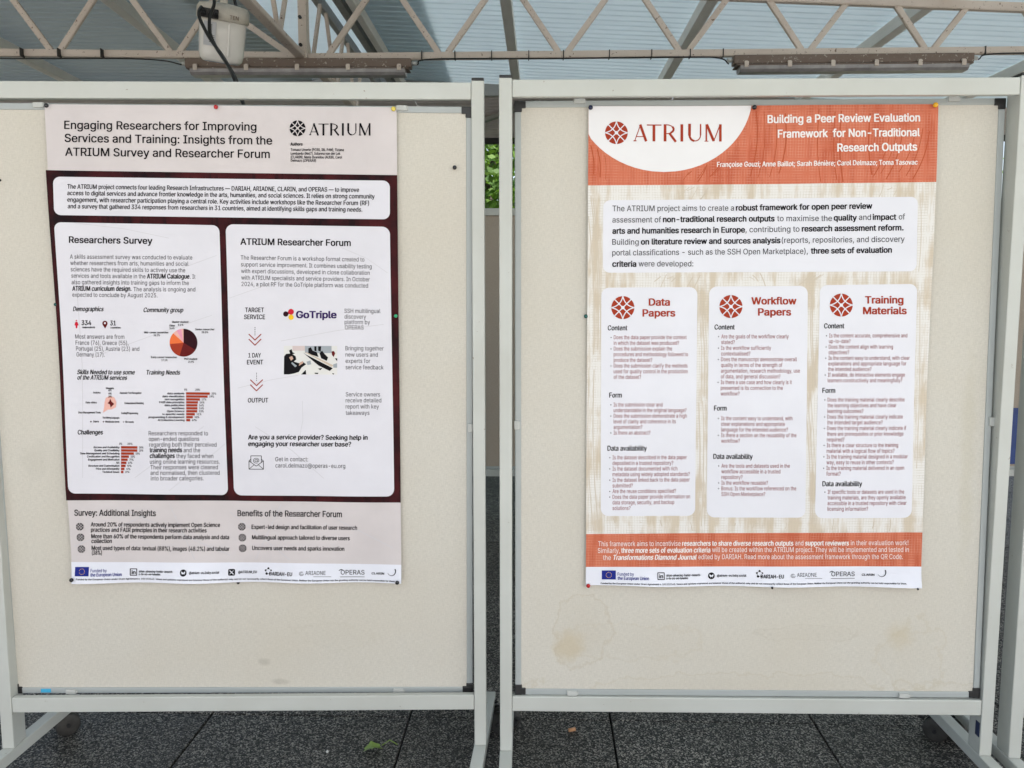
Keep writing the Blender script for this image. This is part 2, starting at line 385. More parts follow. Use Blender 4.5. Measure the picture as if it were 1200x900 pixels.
# fluorescent battens under the trusses
def batten(x0, x1, y, z, yaw, label, nclip):
    L = x1 - x0; E = empty('fluorescent_light', label, 'light fixture', rotm(yaw, x0, y, z), 'fluorescent battens under the trusses')
    link('housing', boxm(0, L, -.035, .035, -.045, 0, bev=.004), MAT['fixture'], E)
    bm = bmesh.new(); prof = [(.034, -.046), (.05, -.056), (.048, -.074), (.03, -.086), (-.03, -.086), (-.048, -.074), (-.05, -.056), (-.034, -.046)]
    a = [bm.verts.new((.03, p[0], p[1])) for p in prof]; b = [bm.verts.new((L - .03, p[0], p[1])) for p in prof]
    for k in range(len(prof)): bm.faces.new((a[k], a[(k + 1) % 8], b[(k + 1) % 8], b[k]))
    bm.faces.new(a[::-1]); bm.faces.new(b); bmesh.ops.recalc_face_normals(bm, faces=bm.faces)
    link('diffuser', bm_mesh(bm), MAT['diffuser'], E)
    link('seam', boxm(.01, L - .01, -.052, .052, -.057, -.051, bev=.002), MAT['fixture'], E)
    for k in range(nclip):
        x = .06 + (L - .12) * k / (nclip - 1)
        bm = bmesh.new(); box(bm, x - .011, x + .011, -.057, -.050, -.066, -.038, bev=.002); box(bm, x - .008, x + .008, -.052, -.03, -.040, -.034)
        link('clip', bm_mesh(bm), MAT['truss'], E)
    bm = bmesh.new()
    for xx in (0, L):
        tube(bm, [(xx, 0, -.02), (xx + (.03 if xx else -.03), 0, -.02)], .011, 8)
    link('cable_gland', bm_mesh(bm), MAT['clip'], E)
    return E
batten(-1.715, -.53, 4.66, ZL - .022, 0, 'brown weathered fluorescent batten with grey cover above the left board', 5)
batten(1.15, 2.37, 4.60, ZL - .022, YAW, 'brown weathered fluorescent batten with grey cover above the right board', 6)

# thin cable strapped under the chord
def wire(name, pts, r, label, mat='cable', n=6, sub=8):
    bm = bmesh.new(); tube(bm, spline(pts, sub), r, n); o = link(name, bm_mesh(bm), MAT[mat]); tag(o, label, 'cable'); return o
w1 = wire('power_cable', [(-3.6, 4.6, ZL - .02), (-2.6, 4.63, ZL - .024), (-2.1, 4.64, ZL - .021), (-1.85, 4.64, ZL - .03), (-1.74, 4.65, ZL - .05)], .0036, 'thin black cable strapped under the left girder chord')
w2 = wire('power_cable', [(-.50, 4.65, ZL - .05), (-.42, 4.64, ZL - .025), (.2, 4.64, ZL - .021), (.9, 4.61, ZL - .022), (1.08, 4.6, ZL - .03), (1.13, 4.6, ZL - .06)], .0036, 'thin black cable strapped between the two fluorescent battens')
w3 = wire('power_cable', [(2.40, 4.55, ZL - .05), (2.48, 4.54, ZL - .024), (3.0, 4.53, ZL - .021), (3.8, 4.5, ZL - .021)], .0036, 'thin black cable strapped under the girder at far right')
tie = boxm(-.0022, .0022, -.0205, .0205, -.0235, .0195); tie.materials.append(MAT['black'])
for par, xs in ((w1, (-2.77, -2.55, -2.36, -2.14)), (w2, (-.475, -.30, -.107, .088, .27, .51, .73, .93, 1.10)), (w3, (2.44, 2.66))):
    for x in xs:
        y = 4.66 - (max(0, x) * .035) - (max(0, -1.1 - x) * .04)
        link('cable_tie', tie, None, par, Matrix.Translation((x, y, ZL)))

# ------------------------------------------------------------------ white tub lamp hanging by the girder
def ray(px, py, y):
    u = (px - 600) / 1000; v = (450 - py) / 1000; c, s = cos(PITCH), sin(PITCH)
    r = Vector((u, c + v * s, v * c - s)); r *= y / r.y; return r + Vector((0, 0, EYE))
def tub():
    LY = 4.1
    c = ray(260.5, 40, LY)
    E = empty('hanging_lamp', 'white plastic tub lamp with beige lid hanging above the left board', 'lamp', Matrix.Translation(c) @ Matrix.Rotation(R(9), 4, 'Y') @ Matrix.Rotation(R(12), 4, 'X') @ Matrix.Rotation(R(20), 4, 'Z') @ Matrix.Scale(.97, 4))
    def ring(bm, hw, hd, z, n=32, p=3.4):
        out = []
        for k in range(n):
            t = 2 * pi * k / n; ct, st = cos(t), sin(t)
            out.append(bm.verts.new((hw * abs(ct) ** (2 / p) * (1 if ct > 0 else -1), hd * abs(st) ** (2 / p) * (1 if st > 0 else -1), z)))
        return out
    def skin(prof, cap=True):
        bm = bmesh.new(); rs = [ring(bm, *q) for q in prof]
        for a, b in zip(rs, rs[1:]):
            for k in range(len(a)): f = bm.faces.new((a[k], a[(k + 1) % len(a)], b[(k + 1) % len(a)], b[k])); f.smooth = True
        if cap: bm.faces.new(rs[0]); bm.faces.new(rs[-1])
        bmesh.ops.recalc_face_normals(bm, faces=bm.faces); return bm_mesh(bm)
    white = plain('glossy_white_plastic', (.74, .72, .69), .22, var=.03); lid = plain('yellowed_lid_plastic', (.56, .52, .45), .4, var=.12, sc=20)
    bmat = plain('blue_grey_base', (.16, .20, .30), .35)
    link('tub', skin([(.084, .075, -.128), (.096, .086, -.115), (.102, .09, -.09), (.106, .094, .0), (.108, .096, .07)]), white, E)
    link('base_plate', skin([(.07, .062, -.131), (.080, .070, -.129), (.081, .071, -.1275)]), bmat, E)
    link('lid', skin([(.112, .10, .055), (.119, .107, .060), (.119, .107, .105), (.108, .096, .125), (.05, .05, .135)]), lid, E)
    bm = bmesh.new(); box(bm, -.106, -.02, -.116, -.104, .058, .10, bev=.004); link('terminal_opening', bm_mesh(bm), MAT['black'], E)
    bm = bmesh.new()
    for x in (-.085, -.055, -.03): tube(bm, [(x, -.112, .085), (x, -.13, .07)], .010, 8)
    link('cable_gland', bm_mesh(bm), MAT['black'], E)
    bm = bmesh.new(); box(bm, -.018, .018, -.01, .01, .13, .17, bev=.004); link('hook', bm_mesh(bm), lid, E)
    link('label_plate', boxm(-.082, -.028, -.0985, -.0945, -.06, .045), plain('faded_label', (.50, .51, .54), .4), E)
    bm = bmesh.new()
    for k in range(9): box(bm, -.066, -.046, -.0995, -.0986, .0 + k * .004, .0022 + k * .004)
    for k in range(5): box(bm, -.058, -.034, -.0995, -.0986, -.045 + k * .007, -.0425 + k * .007)
    link('label_print', bm_mesh(bm), MAT['black'], E)
    link('rib', boxm(.022, .034, -.098, -.088, -.10, .05, bev=.003), white, E)
    return E, c
TUB, tc = tub()

def poly_cable(pl_, label):
    bm = bmesh.new(); tube(bm, spline([ray(*p) for p in pl_], 8), .0075, 8); o = link('hanging_cable', bm_mesh(bm), MAT['cable']); tag(o, label, 'cable', 'black cables beside the hanging lamp')
poly_cable([(240, -40, 3.9), (251, 0, 3.88), (246, 18, 3.86), (246, 38, 3.84), (253, 55, 3.8), (266, 75, 3.7), (276, 92, 3.6), (284, 118, 3.5)], 'black cable looping down past the middle of the white tub lamp')
poly_cable([(236, 8, 3.92), (233, 14, 3.88), (235, 24, 3.85), (246, 45, 3.82), (261, 66, 3.76), (271, 84, 3.66), (281, 110, 3.5), (286, 125, 3.45)], 'black cable leaving the left side of the white tub lamp')
poly_cable([(272, -40, 4.2), (275, 0, 4.15), (279, 11, 4.1)], 'short black cable dropping to the lid of the white tub lamp')

# ------------------------------------------------------------------ poster display stands
wheel_bm = bmesh.new()
lathe(wheel_bm, [(.010, -.0095), (.026, -.0095), (.0295, -.006), (.0295, .006), (.026, .0095), (.010, .0095)], 24, Matrix.Rotation(pi / 2, 4, 'Y'))
wheel_me = bm_mesh(wheel_bm); wheel_me.materials.append(MAT['rubber'])
hood_bm = bmesh.new()
prof = [(cos(t) * .031, sin(t) * .031) for t in np.linspace(R(-15), R(195), 12)]
a = [hood_bm.verts.new((-.011, x, z)) for x, z in prof]; b = [hood_bm.verts.new((.011, x, z)) for x, z in prof]
for k in range(11): f = hood_bm.faces.new((a[k], a[k + 1], b[k + 1], b[k])); f.smooth = True
hood_bm.faces.new(a[::-1]); hood_bm.faces.new(b)
tube(hood_bm, [(0, .012, .02), (0, .012, .042)], .008, 10)
box(hood_bm, -.016, .016, -.004, .028, .040, .0445)
tube(hood_bm, [(-.036, 0, 0), (.036, 0, 0)], .005, 10)
box(hood_bm, -.008, .008, .030, .046, .012, .018, bev=.002)
hood_me = bm_mesh(hood_bm); hood_me.materials.append(MAT['black'])
def caster(parent, x, y, rz):
    c = link('caster', hood_me, None, parent, Matrix.Translation((x, y, .0305)) @ Matrix.Rotation(rz, 4, 'Z') @ Matrix.Translation((0, -.012, .0035)) @ Matrix.Scale(1.13, 4))
    link('brake_tab', boxm(-.007, .007, -.048, -.030, .004, .012, bev=.002), MAT['clip'], c)
    for s in (-1, 1): link('wheel', wheel_me, None, c, Matrix.Translation((s * .0215, 0, 0)))
W_ST = 1.257
def chamfer_foot(x0, y0, y1, z0, z1):
    bm = bmesh.new(); box(bm, x0, x0 + .032, y0, y1, z0, z1, bev=.002); return bm_mesh(bm)
def stand(label, mw, lean, pdy, clips, pose=None, footyaw=0., fab='fabric_right', top=1.785, group='mobile poster boards', vents=(), px=.035, pw_=1.184, ph_=1.495, rdz=.005, back=(.29, .29), cz=(0, 0, 0, 0)):
    E = empty('poster_board', label, 'poster board', mw, group)
    for x in (0, W_ST - .031):
        link('post', boxm(x, x + .031, 0, .058, .098, top - .002, bev=.0022), MAT['stand'], E)
        link('end_cap', boxm(x + .0005, x + .0305, .0005, .0575, top - .0016, top + .005, bev=.002), MAT['black'], E)
    for z0, z1 in ((top - .046, top - .006), (.200 + rdz, .240 + rdz)):
        link('rail', boxm(.0315, W_ST - .0315, .002, .020, z0, z1, bev=.0022), MAT['stand'], E)
    k = 0
    for x, bk in zip((0, W_ST - .031), back):
        fm = Matrix.Translation((x + .0155, .0155, 0)) @ Matrix.Rotation(footyaw, 4, 'Z')
        f = link('foot', boxm(-.0158, .0158, -.42, bk, .066, .0975, bev=.0022), MAT['stand'], E, fm)
        link('foot_end', boxm(-.0150, .0150, bk, bk + .003, .067, .0965), MAT['black'], f)
        for y in (-.39, bk - .03):
            c = fm @ Vector((0, y, 0)); caster(E, c.x, c.y, cz[k]); k += 1
    # tilting board: a fabric panel in an aluminium edge, held by small clips
    H = ph_; Wp = pw_; fw = .0155
    pm = Matrix.Translation((px, pdy, .247)) @ Matrix.Rotation(lean, 4, 'X')
    if pose is not None: pm = mw.inverted() @ pose
    P = link('panel', boxm(fw, Wp - fw, .003, .016, fw, H - fw), MAT[fab], E, pm)
    for q in ((0.026, Wp - .026, 0, fw), (.026, Wp - .026, H - fw, H)):
        link('frame_bar', boxm(q[0], q[1], 0, .020, q[2], q[3], bev=.0018), MAT['alu'], P)
    for q in ((0, fw), (Wp - fw, Wp)):
        link('frame_bar', boxm(q[0], q[1], 0, .020, .026, H - .026, bev=.0018), MAT['alu'], P)
    for x in (0, Wp - .026):
        for z in (0, H - .026):
            bm = bmesh.new()
            box(bm, x - .001, x + .027, -.0012, .0212, z + (H * 0) + (0 if z == 0 else .009), z + .0175 + (0 if z == 0 else .0085), bev=.002)
            box(bm, (x - .001) if x == 0 else x + .009, (x + .0175) if x == 0 else x + .027, -.001, .021, z - (.001 if z == 0 else 0), z + .026, bev=.002)
            link('corner_cap', bm_mesh(bm), MAT['black'], P)
    for (x, z, wd, hh) in clips:
        bm = bmesh.new(); box(bm, x - wd / 2, x + wd / 2, -.006, .012, z - hh / 2, z + hh / 2, bev=.0015)
        box(bm, x + wd / 2 - .001, x + wd / 2 + .003, -.004, .006, z - hh / 2 + .002, z + hh / 2 - .003)
        link('clip', bm_mesh(bm), MAT['clip'], P)
    return E, P
HB = 1.492
def ck(xs, top): return [(x, (HB + .001) if top else .006, .026, .012) for x in xs]
L_pose = Matrix.Translation((-1.126, 2.132, EYE - .744)) @ Matrix.Rotation(R(.8), 4, 'Z') @ Matrix.Rotation(R(1.0), 4, 'X') @ Matrix.Rotation(R(.3), 4, 'Y')
R_pose = Matrix.Translation((.187, 2.105, EYE - .743)) @ Matrix.Rotation(R(-1.1), 4, 'Z') @ Matrix.Rotation(R(-1.6), 4, 'X') @ Matrix.Rotation(R(-.1), 4, 'Y')
RM = rotm(R(-1.1), -.031, 2.090)
SR, PR = stand('pale metal poster board on wheels carrying the orange and beige poster', RM, R(-1.5), .010,
    ck((.157, 1.058), 1) + ck((.146, .992), 0) + [(.004, .70, .012, .022), (1.183, .71, .012, .022)], pose=R_pose @ Matrix.Translation((-.179, -.0005, -.291)), cz=(.3, -2.2, .2, .9))
LM = rotm(R(.8), -1.324, 2.100)
SL, PL = stand('pale metal poster board on wheels carrying the dark maroon poster', LM, R(1.0), .020,
    ck((.165, 1.035), 1) + ck((.155, 1.01), 0) + [(1.200, .71, .012, .022)], pw_=1.206, ph_=1.498, rdz=-.005, pose=L_pose @ Matrix.Translation((-.182, -.0005, -.305)), footyaw=R(-4.5), fab='fabric_left', cz=(.3, -.9, .2, 2.2))
TM = rotm(R(-1.3), 1.263, 2.055)
ST, PT = stand('empty pale metal poster board at the right edge, beside the orange poster board', TM, R(-1.0), .012,
    ck((.15,), 1) + ck((.15,), 0), cz=(.3, -2.0, .2, .9))
B1, BP1 = stand('blank poster board standing far back, seen through the gap between boards', rotm(R(-1), -.78, 4.9), 0, .010, ck((.15, 1.0), 1), fab='fabric_far', group='poster boards standing far behind', top=1.75)
B2, BP2 = stand('far poster board carrying a blue poster, behind the right hand boards', rotm(R(-1), 2.32, 4.9), 0, .010, ck((.15, 1.0), 1), fab='fabric_far', group='poster boards standing far behind', top=1.75)
# stickers
tag(link('sticker', boxm(.076, .102, -.0012, -.0002, .003, .013), plain('cyan_tape', (.05, .38, .62), .4), mw=L_pose @ Matrix.Translation((-.182, -.0005, -.305))), 'small bright blue tape on the lower edge of the left board', 'sticker')
st = link('sticker', boxm(-.0012, -.0002, .005, .024, .145, .183), plain('navy_label', (.02, .03, .08), .4), mw=RM @ Matrix.Translation((W_ST - .031, 0, 0))); tag(st, 'dark navy label on the right post just under the lower rail', 'sticker')
bp = link('sheet', boxm(.09, 1.03, -.003, -.0015, .03, .36), plain('blue_poster_print', (.02, .05, .20), .5)); bp.name = 'blue_poster'
bp.matrix_world = rotm(R(-1), 2.32, 4.9) @ Matrix.Translation((.035, .010, .247)); tag(bp, 'low dark blue poster on the far board behind the right post', 'poster')

# ------------------------------------------------------------------ printing on paper
FONT = None
try:
    import os
    FONT = bpy.data.fonts.load(os.path.join(bpy.utils.resource_path('LOCAL'), 'datafiles', 'fonts', 'Inter.woff2'))
except Exception: FONT = None
tcu = bpy.data.curves.new('type', 'FONT'); tob = bpy.data.objects.new('type', tcu); COL.objects.link(tob)
if FONT: tcu.font = FONT
_cache = {}; _adv = {}
from mathutils.geometry import delaunay_2d_cdt
def _outline(body, off, res):
    tcu.body = body; tcu.offset = off; tcu.resolution_u = res; tcu.size = 1; tcu.fill_mode = 'NONE'
    dg = bpy.context.evaluated_depsgraph_get(); me = tob.evaluated_get(dg).to_mesh()
    n = len(me.vertices); co = np.empty(n * 3, 'f'); me.vertices.foreach_get('co', co); co = co.reshape(-1, 3)[:, :2].astype(float)
    e = [tuple(x.vertices) for x in me.edges]; tob.evaluated_get(dg).to_mesh_clear(); return co, e
def adv(ch):
    if ch not in _adv: _adv[ch] = _outline('H' + ch + 'H', 0, 2)[0][:, 0].max() - _outline('HH', 0, 2)[0][:, 0].max()
    return _adv[ch]
def glyph(ch, off, res):
    key = (ch, off, res)
    if key not in _cache:
        co, e = _outline(ch, off, res)
        if not len(co): _cache[key] = (co, np.empty((0, 3), int)); return _cache[key]
        vs, _e, fs, *_r = delaunay_2d_cdt([Vector(c) for c in co], e, [], 0, 1e-5, True)
        V = np.array([tuple(v) for v in vs]); Fc = np.array([f for f in fs if len(f) == 3], int); C = V[Fc].mean(1)
        a = co[[p for p, q in e]]; b = co[[q for p, q in e]]; keep = []
        for k, c in enumerate(C):                       # even-odd test of each triangle's centre against the outline
            up = (a[:, 1] > c[1]) != (b[:, 1] > c[1])
            xs = a[up, 0] + (c[1] - a[up, 1]) * (b[up, 0] - a[up, 0]) / (b[up, 1] - a[up, 1])
            if (xs > c[0]).sum() % 2: keep.append(k)
        _cache[key] = (V, Fc[keep])
    return _cache[key]
def glyphs(text, bold, res):
    V = []; F = []; x = 0.; n = 0
    for ch in text:
        if ch != ' ':
            co, t = glyph(ch, 0, res)
            if len(co): V.append(co + [x, 0]); F.append(t + n); n += len(co)
        x += adv(ch)
    if not V: return np.empty((0, 2)), np.empty((0, 3), int)
    V, F = np.concatenate(V), np.concatenate(F)
    if bold > 0:
        sh = [(-bold, -bold * .5), (bold, bold * .5)] + ([(bold, -bold * .5), (-bold, bold * .5)] if res > 1 and bold > .01 else [])
        F = np.concatenate([F + k * len(V) for k in range(len(sh))]); V = np.concatenate([V + d for d in sh])
    return V, F

_h = glyphs('H', 0, 2)[0]; CAP = .727 / (_h[:, 1].max() - _h[:, 1].min()); print('cap factor', CAP)
class Sheet:
    """a printed paper sheet; all layout is given in one flat measuring frame and mapped to sheet metres"""
    def __init__(s, name, label, mw, W, H, quad, wave, lettercap=1.):
        s.W, s.H, s.wave = W, H, wave
        A = []; B = []
        for (x, y), (u, v) in zip(quad, ((0, H), (W, H), (W, 0), (0, 0))):
            A += [[x, y, 1, 0, 0, 0, -u * x, -u * y], [0, 0, 0, x, y, 1, -v * x, -v * y]]; B += [u, v]
        s.h = np.append(np.linalg.solve(np.array(A, float), np.array(B, float)), 1).reshape(3, 3)
        s.E = empty(name, label, 'poster', mw); s.acc = {}; s.k = 0; s.small = set()
    def uv(s, p):
        p = np.asarray(p, float); q = np.c_[p, np.ones(len(p))] @ s.h.T; return q[:, :2] / q[:, 2:]
    def surf(s, uv, off):
        u, v = uv[:, 0], uv[:, 1]; return np.c_[u, -(s.wave(u, v) + off), v]
    def add(s, part, mat, layer, pts, faces, uvspace=False):
        a = s.acc.setdefault(part, dict(mat=mat, v=[], f=[], n=0)); pts = np.asarray(pts, float)
        uv = pts if uvspace else s.uv(pts)
        a['v'].append(s.surf(uv, .0003 * layer)); a['f'] += [tuple(int(i) + a['n'] for i in f) for f in faces]; a['n'] += len(pts)
    def text(s, part, mat, txt, x0, y0, x1, y1=None, em=7.3, bold=0., it=0., layer=4, res=1):
        res = 3 if em > 12 else (2 if em > 8 else 1); bold = bold * 1.15 + (.007 if em > 8 or bold >= .01 else 0)
        if em >= 9: s.k += 1; part = part + str(s.k)
        small = em < 9
        y1 = y0 if y1 is None else y1
        co, t = glyphs(txt, bold, res); 
        if not len(co): return
        xa, xb = co[:, 0].min(), co[:, 0].max(); r = (co[:, 0] - xa) / (xb - xa)
        # Inter em box: size 1 in Blender equals one em
        px = x0 + (x1 - x0) * r + it * co[:, 1] * em * CAP; py = y0 + (y1 - y0) * r - co[:, 1] * em * CAP
        if small: s.small.add(part)
        nc = 1 if bold <= 0 else (4 if res > 1 and bold > .01 else 2)
        s.add(part, mat, layer + np.repeat(np.arange(nc) * .12, len(co) // nc), np.c_[px, py], t)
    def grid(s, part, mat, layer, rows, cols, f):
        """rows: list of (t, sl, sr); f maps (s,t) arrays to measuring frame"""
        P = []; F = []
        for t, a, b in rows: P += [(a + (b - a) * k / cols, t) for k in range(cols + 1)]
        P = np.array(P); n = cols + 1
        for r in range(len(rows) - 1):
            for k in range(cols): F.append((r * n + k, r * n + k + 1, (r + 1) * n + k + 1, (r + 1) * n + k))
        s.add(part, mat, layer, f(P), F)
    def quad(s, part, mat, layer, c, rad=0., cols=None):
        s.k += 1; part = part + str(s.k)
        c = np.array(c, float); w = np.linalg.norm(c[1] - c[0]); h = np.linalg.norm(c[3] - c[0])
        f = lambda P: ((1 - P[:, :1]) * (1 - P[:, 1:]) * c[0] + P[:, :1] * (1 - P[:, 1:]) * c[1] + P[:, :1] * P[:, 1:] * c[2] + (1 - P[:, :1]) * P[:, 1:] * c[3])
        cols = cols or max(1, int(w / 7)); rows = []
        if rad:
            for a in np.linspace(0, pi / 2, 7): rows.append(((rad - rad * cos(a)) / h, (rad - rad * sin(a)) / w))
            m = max(1, int((h - 2 * rad) / 7))
            for k in range(1, m): rows.append(((rad + (h - 2 * rad) * k / m) / h, 0.))
            for a in np.linspace(pi / 2, 0, 7): rows.append((1 - (rad - rad * cos(a)) / h, (rad - rad * sin(a)) / w))
            rows = [(t, i, 1 - i) for t, i in rows]
        else:
            m = max(1, int(h / 7)); rows = [(k / m, 0., 1.) for k in range(m + 1)]
        s.grid(part, mat, layer, rows, cols, f)
    def rect(s, part, mat, layer, x0, y0, x1, y1, rad=0.): s.quad(part, mat, layer, [(x0, y0), (x1, y0), (x1, y1), (x0, y1)], rad)
    def disc(s, part, mat, layer, cx, cy, r, ry=None, a0=0, a1=360, n=24):
        P = [(cx, cy)]; ry = ry or r
        for k in range(n + 1):
            a = R(a0 + (a1 - a0) * k / n); P.append((cx + r * sin(a), cy - ry * cos(a)))
        s.add(part, mat, layer, P, [(0, k + 1, k + 2) for k in range(n)])
    def line(s, part, mat, layer, pts, wd, closed=False):
        pts = [np.array(p, float) for p in pts]
        if closed: pts.append(pts[0])
        P = []; F = []
        for a, b in zip(pts, pts[1:]):
            d = b - a; L = np.linalg.norm(d); 
            if L < 1e-6: continue
            d /= L; n = np.array([-d[1], d[0]]) * wd / 2; m = max(1, int(L / 9)); e = d * (0 if m > 1 else wd * .2)
            for k in range(m):
                q0 = a + (b - a) * k / m - (e if k == 0 else 0); q1 = a + (b - a) * (k + 1) / m + (e if k == m - 1 else 0); i = len(P)
                P += [q0 - n, q1 - n, q1 + n, q0 + n]; F.append((i, i + 1, i + 2, i + 3))
        s.add(part, mat, layer, P, F)
    def poly(s, part, mat, layer, pts): s.add(part, mat, layer, pts, [tuple(range(len(pts)))])
    def emblem(s, part, mat, bgm, cx, cy, r, layer=4, lw=.11):
        s.k += 1; bpn = part + '_lines' + str(s.k); part = part + str(s.k)
        s.disc(part, mat, layer, cx, cy, r, n=32)
        for k in range(4):
            a = k * pi / 2; p0 = np.array([cos(a), sin(a)]); p2 = np.array([cos(a + pi / 2), sin(a + pi / 2)]); c = (p0 + p2) * .16
            q = [np.array([cx, cy]) + r * ((1 - t) ** 2 * p0 + 2 * t * (1 - t) * c + t * t * p2) for t in np.linspace(0, 1, 9)]
            s.line(bpn, bgm, layer + 1, q, r * lw)
        for k in (1, 3):
            a = k * pi / 4; d = np.array([cos(a), sin(a)]) * r * 1.02
            s.line(bpn, bgm, layer + 1, [np.array([cx, cy]) - d, np.array([cx, cy]) + d], r * lw)
        s.disc(bpn, bgm, layer + 1.5, cx, cy, r * .15, n=10)
    def atrium(s, part, mat, x0, y0, x1, y1, layer=4):
        """the high-contrast capitals, drawn as strokes in a 78 x 14 box"""
        sx = (x1 - x0) / 103.; sy = (y1 - y0) / 20.
        T = lambda pts: [(x0 + x * sx, y0 + y * sy) for x, y in pts]
        L = lambda pts, w: s.line(part, mat, layer, T(pts), w * sx)
        L([(1, 20), (8, 0.5)], 1.0); L([(7.5, 0.5), (14.5, 20)], 3.0); L([(3.5, 14.5), (12.5, 14.5)], 1.0); L([(0, 19.4), (3, 19.4)], 1.2)
        L([(15.5, 1), (32, 1)], 1.3); L([(23.5, 1), (23.5, 20)], 3.2)
        L([(36.5, 0), (36.5, 20)], 3.2)
        arc = [(38 + 8.5 * sin(t) if t < pi else 38, 5.8 - 5.2 * cos(t)) for t in np.linspace(0, pi, 10)]
        L(arc[:4], 1.1); L(arc[3:8], 2.4); L(arc[7:], 1.1); L([(42, 11), (48.8, 20)], 2.8)
        L([(56, 0), (56, 20)], 3.2)
        L([(65, 0), (65, 12.5)], 3.2); u = [(71.4 - 6.4 * cos(t), 12.5 + 6.9 * sin(t)) for t in np.linspace(0, pi, 10)]
        L(u[:5], 2.4); L(u[4:], 1.2); L([(77.8, 12.5), (77.8, 0)], 1.6)
        L([(84.5, 20), (84.5, 0)], 1.8); L([(85, 0), (93.2, 19.5)], 3.0); L([(93.2, 19.5), (100.6, 0)], 1.1); L([(100.8, 0), (100.8, 20)], 3.0)
        L([(82.5, 19.6), (86.8, 19.6)], .9)
    def build(s):
        for name, a in s.acc.items():
            v = np.concatenate(a['v']); me = bpy.data.meshes.new(name)
            me.from_pydata(v.tolist(), [], a['f']); me.materials.append(a['mat']); me.update()
            bm = bmesh.new(); bm.from_mesh(me)
            bad = [f for f in bm.faces if f.normal.y > 0]
            if bad: bmesh.ops.reverse_faces(bm, faces=bad)
            bm.to_mesh(me); bm.free()
            base = name.rstrip('0123456789')
            o = bpy.data.objects.new(base, me); COL.objects.link(o); o.parent = s.E
            if name in s.small or base in ('bullet', 'bullet_lines', 'flag_star', 'dotted_arrow', 'faint_line', 'faint_line_lower', 'streak', 'orange_streak', 'photo_figures', 'photo_faces', 'photo_sleeve', 'dotted_logo', 'swirl_logo', 'swoosh_logo', 'wordmark_rule', 'key_dot', 'butterfly_wing', 'crossed_stroke'): o['kind'] = 'stuff'
    def sheet(s, mat, layer=0):
        nu, nv = 60, 84; P = [(s.W * i / nu, s.H * j / nv) for j in range(nv + 1) for i in range(nu + 1)]; n = nu + 1
        s.add('sheet', mat, layer, P, [(j * n + i, j * n + i + 1, (j + 1) * n + i + 1, (j + 1) * n + i) for j in range(nv) for i in range(nu)], True)
        back = [(0, 0), (s.W, 0), (s.W, s.H), (0, s.H)]

BLK = ink('black_ink', (.009, .008, .010)); GRY = ink('grey_ink', (.018, .018, .022)); NAVY = ink('navy_ink', (.02, .03, .22)); RED = ink('brick_red_ink', (.34, .045, .022))
DRED = ink('maroon_ink', (.24, .012, .012)); CHEV = ink('chevron_red_ink', (.30, .04, .035)); WHT = ink('white_ink', (.80, .76, .74)); ORG = ink('orange_ink', (.75, .16, .05)); PNK = ink('pink_ink', (.72, .30, .42)); PALE = ink('pale_pink_ink', (.74, .42, .36))
YEL = ink('yellow_ink', (.80, .50, .03)); CRIM = ink('crimson_ink', (.55, .02, .04)); MAROON = ink('dark_maroon_ink', (.03, .008, .012)); MAR2 = ink('blood_red_ink', (.12, .015, .015)); FAINT = ink('faint_grey_ink', (.56, .55, .58))
WOOD = ink('table_tone_ink', (.55, .45, .36)); BLUEG = ink('steel_tone_ink', (.33, .36, .39)); WALLP = ink('pale_wall_ink', (.60, .50, .49)); SKINP = ink('skin_tone_ink', (.55, .36, .28))
pw = paper('bluish_white_paper', (.72, .73, .80)); pink = paper('pinkish_grey_paper', (.58, .535, .535), .06); box_l = paper('lilac_white_box', (.66, .65, .70), .04)

def footer(s, y, fx, dkey):
    """shared logo row; fx maps nominal x to the sheet's own x"""
    X = fx
    s.rect('flag', NAVY, 3, X(92), y - 6.5, X(108), y + 4)
    for k in range(12):
        a = k * pi / 6; s.disc('flag_star', YEL, 4, X(100) + 3.1 * sin(a), y - 1.2 - 3.1 * cos(a), .42, n=5)
    s.text('funding_lettering', NAVY, 'Funded by', X(110), y - .4, X(128.5), em=5.2, bold=.008)
    s.text('funding_lettering', NAVY, 'the European Union', X(110), y + 4.2, X(145.5), em=5.2, bold=.016)
    x = X(159); s.line('network_icon', BLK, 4, [(x - 3.7, y - 4), (x + 3.7, y - 4), (x + 3.7, y + 3.4), (x - 3.7, y + 3.4)], .9, True)
    s.text('network_icon', BLK, 'in', x - 2.2, y + 2, x + 2.4, em=6, bold=.02)
    s.text('network_lettering', GRY, 'atrium-advancing-frontier-research-', X(165), y + .2, X(205.5), em=3.6, bold=.03)
    s.text('network_lettering', GRY, 'in-the-arts-and-humanities', X(165), y + 3.4, X(190.5), em=3.4, bold=.03)
    x = X(217.3); s.disc('butterfly_icon', BLK, 4, x, y + .1, 3.9)
    for sg in (-1, 1): s.poly('butterfly_wing', pw, 5, [(x, y - .2), (x + sg * 2.2, y - 2), (x + sg * 2.3, y + .3), (x + sg * 1.4, y + .9), (x + sg * 1.4, y + 2), (x, y + .9)])
    s.text('network_lettering', BLK, '@atrium-eu.bsky.social', X(224), y + 1.2, X(258.5), em=3.8, bold=.02)
s = Sheet('poster', 'tall pale poster with dark maroon middle and rounded lilac text boxes', Matrix(), .841, 1.189,
          [(54, 123), (465.5, 125.5), (470, 680.5), (89, 682)],
          lambda u, v: .0035 + .0030 * np.sin(u * 9 + v * 4) * np.sin(v * 5 + 1) + .0030 + .012 * np.exp(-v / .035) * (.5 + .5 * np.sin(u * 22 + 1)) + .004 * np.exp(-u / .05) * (.6 + .4 * np.sin(v * 7)) + .0014 * np.sin(u * 26 + 7 * v) * np.sin(v * 3))
